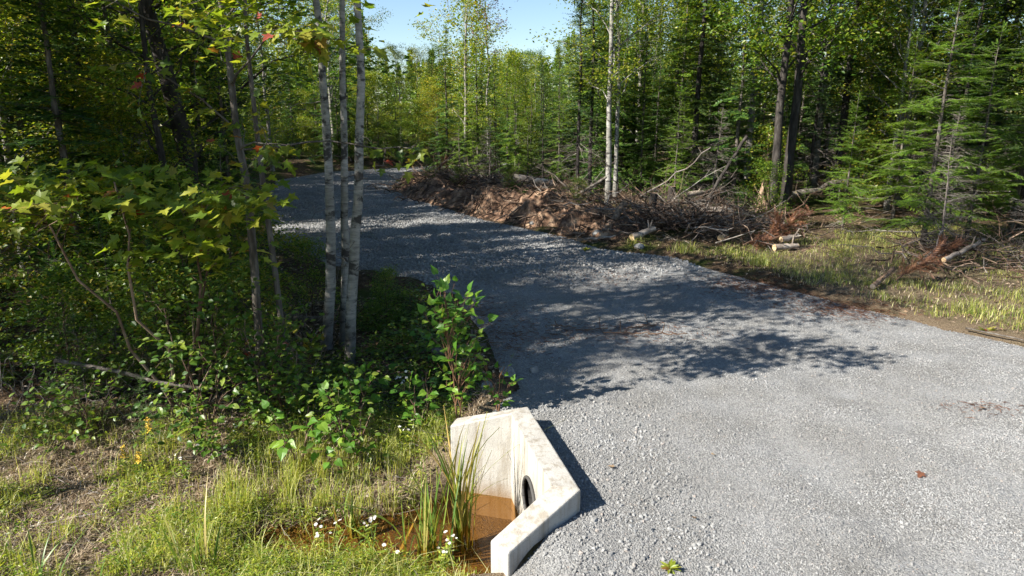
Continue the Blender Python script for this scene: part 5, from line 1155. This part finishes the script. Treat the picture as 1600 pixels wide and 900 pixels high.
bough('reddish dead bough on the brush at the far end of the bank', (-3.2, 28.3, bz(-3.2, 28.3) + .1), (-2.7, 28.6, bz(-2.7, 28.6) + .9), .4)

# stones of their own
def rock(label, x, y, r, name='rock', dz=0.0):
    bm = bmesh.new(); bmesh.ops.create_icosphere(bm, subdivisions=2, radius=1)
    sx_, sy_, sz_ = rng.uniform(.8, 1.3), rng.uniform(.7, 1.1), rng.uniform(.5, .8); pl_ = nrm(rng.normal(0, 1, (9, 3))); dd_ = rng.uniform(.55, .85, 9)
    for v_ in bm.verts:
        c_ = np.array(v_.co)
        for p_, d_ in zip(pl_, dd_):
            k = c_ @ p_
            if k > d_: c_ = c_ - p_ * (k - d_)
        v_.co = Vector((c_[0] * sx_ * r, c_[1] * sy_ * r, c_[2] * sz_ * r))
    me = bpy.data.meshes.new('rock'); bm.to_mesh(me); bm.free(); me.materials.append(M['stone'])
    o = link(name, me); z = max(gz(x, y), float(road_z(np.array([x]), np.array([y]))[0]) if sdist(ROAD, np.array([x]), np.array([y]))[0] < .1 else -9); o.location = (x, y, z + r * .3 + dz); o.rotation_euler = (0, 0, rng.uniform(0, 6.28))
    return tag(o, label, 'rock')
for a_ in ((-.05, 8.1, .13, 'angular grey rock behind the aspen sapling, larger of two'), (.28, 8.2, .09, 'flat grey rock on the gravel edge, right of the larger one'), (-.3, 7.75, .11, 'grey rock half under the aspen leaves'), (-1.25, 11.6, .13, 'pale rock at the driveway edge right of the birches'),
           (-1.0, 10.2, .10, 'pale flat rock in the litter right of the birches'), (2.2, 17.3, .16, 'grey boulder half buried in the bank end'), (.6, 19.2, .14, 'pale rock showing in the middle of the earth bank'), (-2.9, 25.3, .15, 'rock at the foot of the far bank'), (-4.9, 29.4, .2, 'rock at the far tip of the earth bank'),
           (.66, 4.86, .035, 'single pale stone against the outer corner of the headwall'), (-3.55, 7.1, .06, 'small pale stone in the grass left, nearest the shade'), (-3.1, 7.15, .06, 'small pale stone in the grass right of the other'), (3.0, 15.9, .14, 'grey rock beside the grass tuft at the bank end')):
    rock(a_[3], *a_[:3])

# small things on the gravel
def weed(label, x, y, s, n=24):
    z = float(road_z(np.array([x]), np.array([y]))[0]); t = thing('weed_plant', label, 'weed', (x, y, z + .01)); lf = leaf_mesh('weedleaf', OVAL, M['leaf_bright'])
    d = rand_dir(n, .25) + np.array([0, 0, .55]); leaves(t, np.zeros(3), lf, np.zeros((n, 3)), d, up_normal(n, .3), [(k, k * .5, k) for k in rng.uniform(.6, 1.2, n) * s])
weed('small bright weed growing out of the gravel at the bottom', 1.14, 4.26, .075)
weed('broad-leaved weed at the right end of the gravel', 7.1, 9.75, .16, 16)
weed('green weed tuft on the gravel edge by the bank end', 1.75, 15.9, .16)
for x, y, s, l in ((3.73, 5.6, .09, 'single orange fallen leaf on the sunny gravel'), (.93, 5.67, .07, 'curled brown leaf on the gravel beside the headwall'), (1.47, 4.86, .05, 'small brown leaf on the gravel near the bottom'), (5.2, 6.95, .07, 'brown fallen leaf at the right of the sunny gravel'), (1.9, 5.9, .04, 'tiny brown leaf in the middle of the sunny gravel')):
    me = MB().add(*MAPLE).mesh('fallen_leaf', M['litter'] if 'orange' not in l else M['dead_needles'], smooth=False); o = link('fallen_leaf', me); o.matrix_local = frame((x, y, float(road_z(np.array([x]), np.array([y]))[0]) + .03), rand_dir(1, .1)[0], np.array([.2, -.1, 1]), s); tag(o, l, 'leaf')
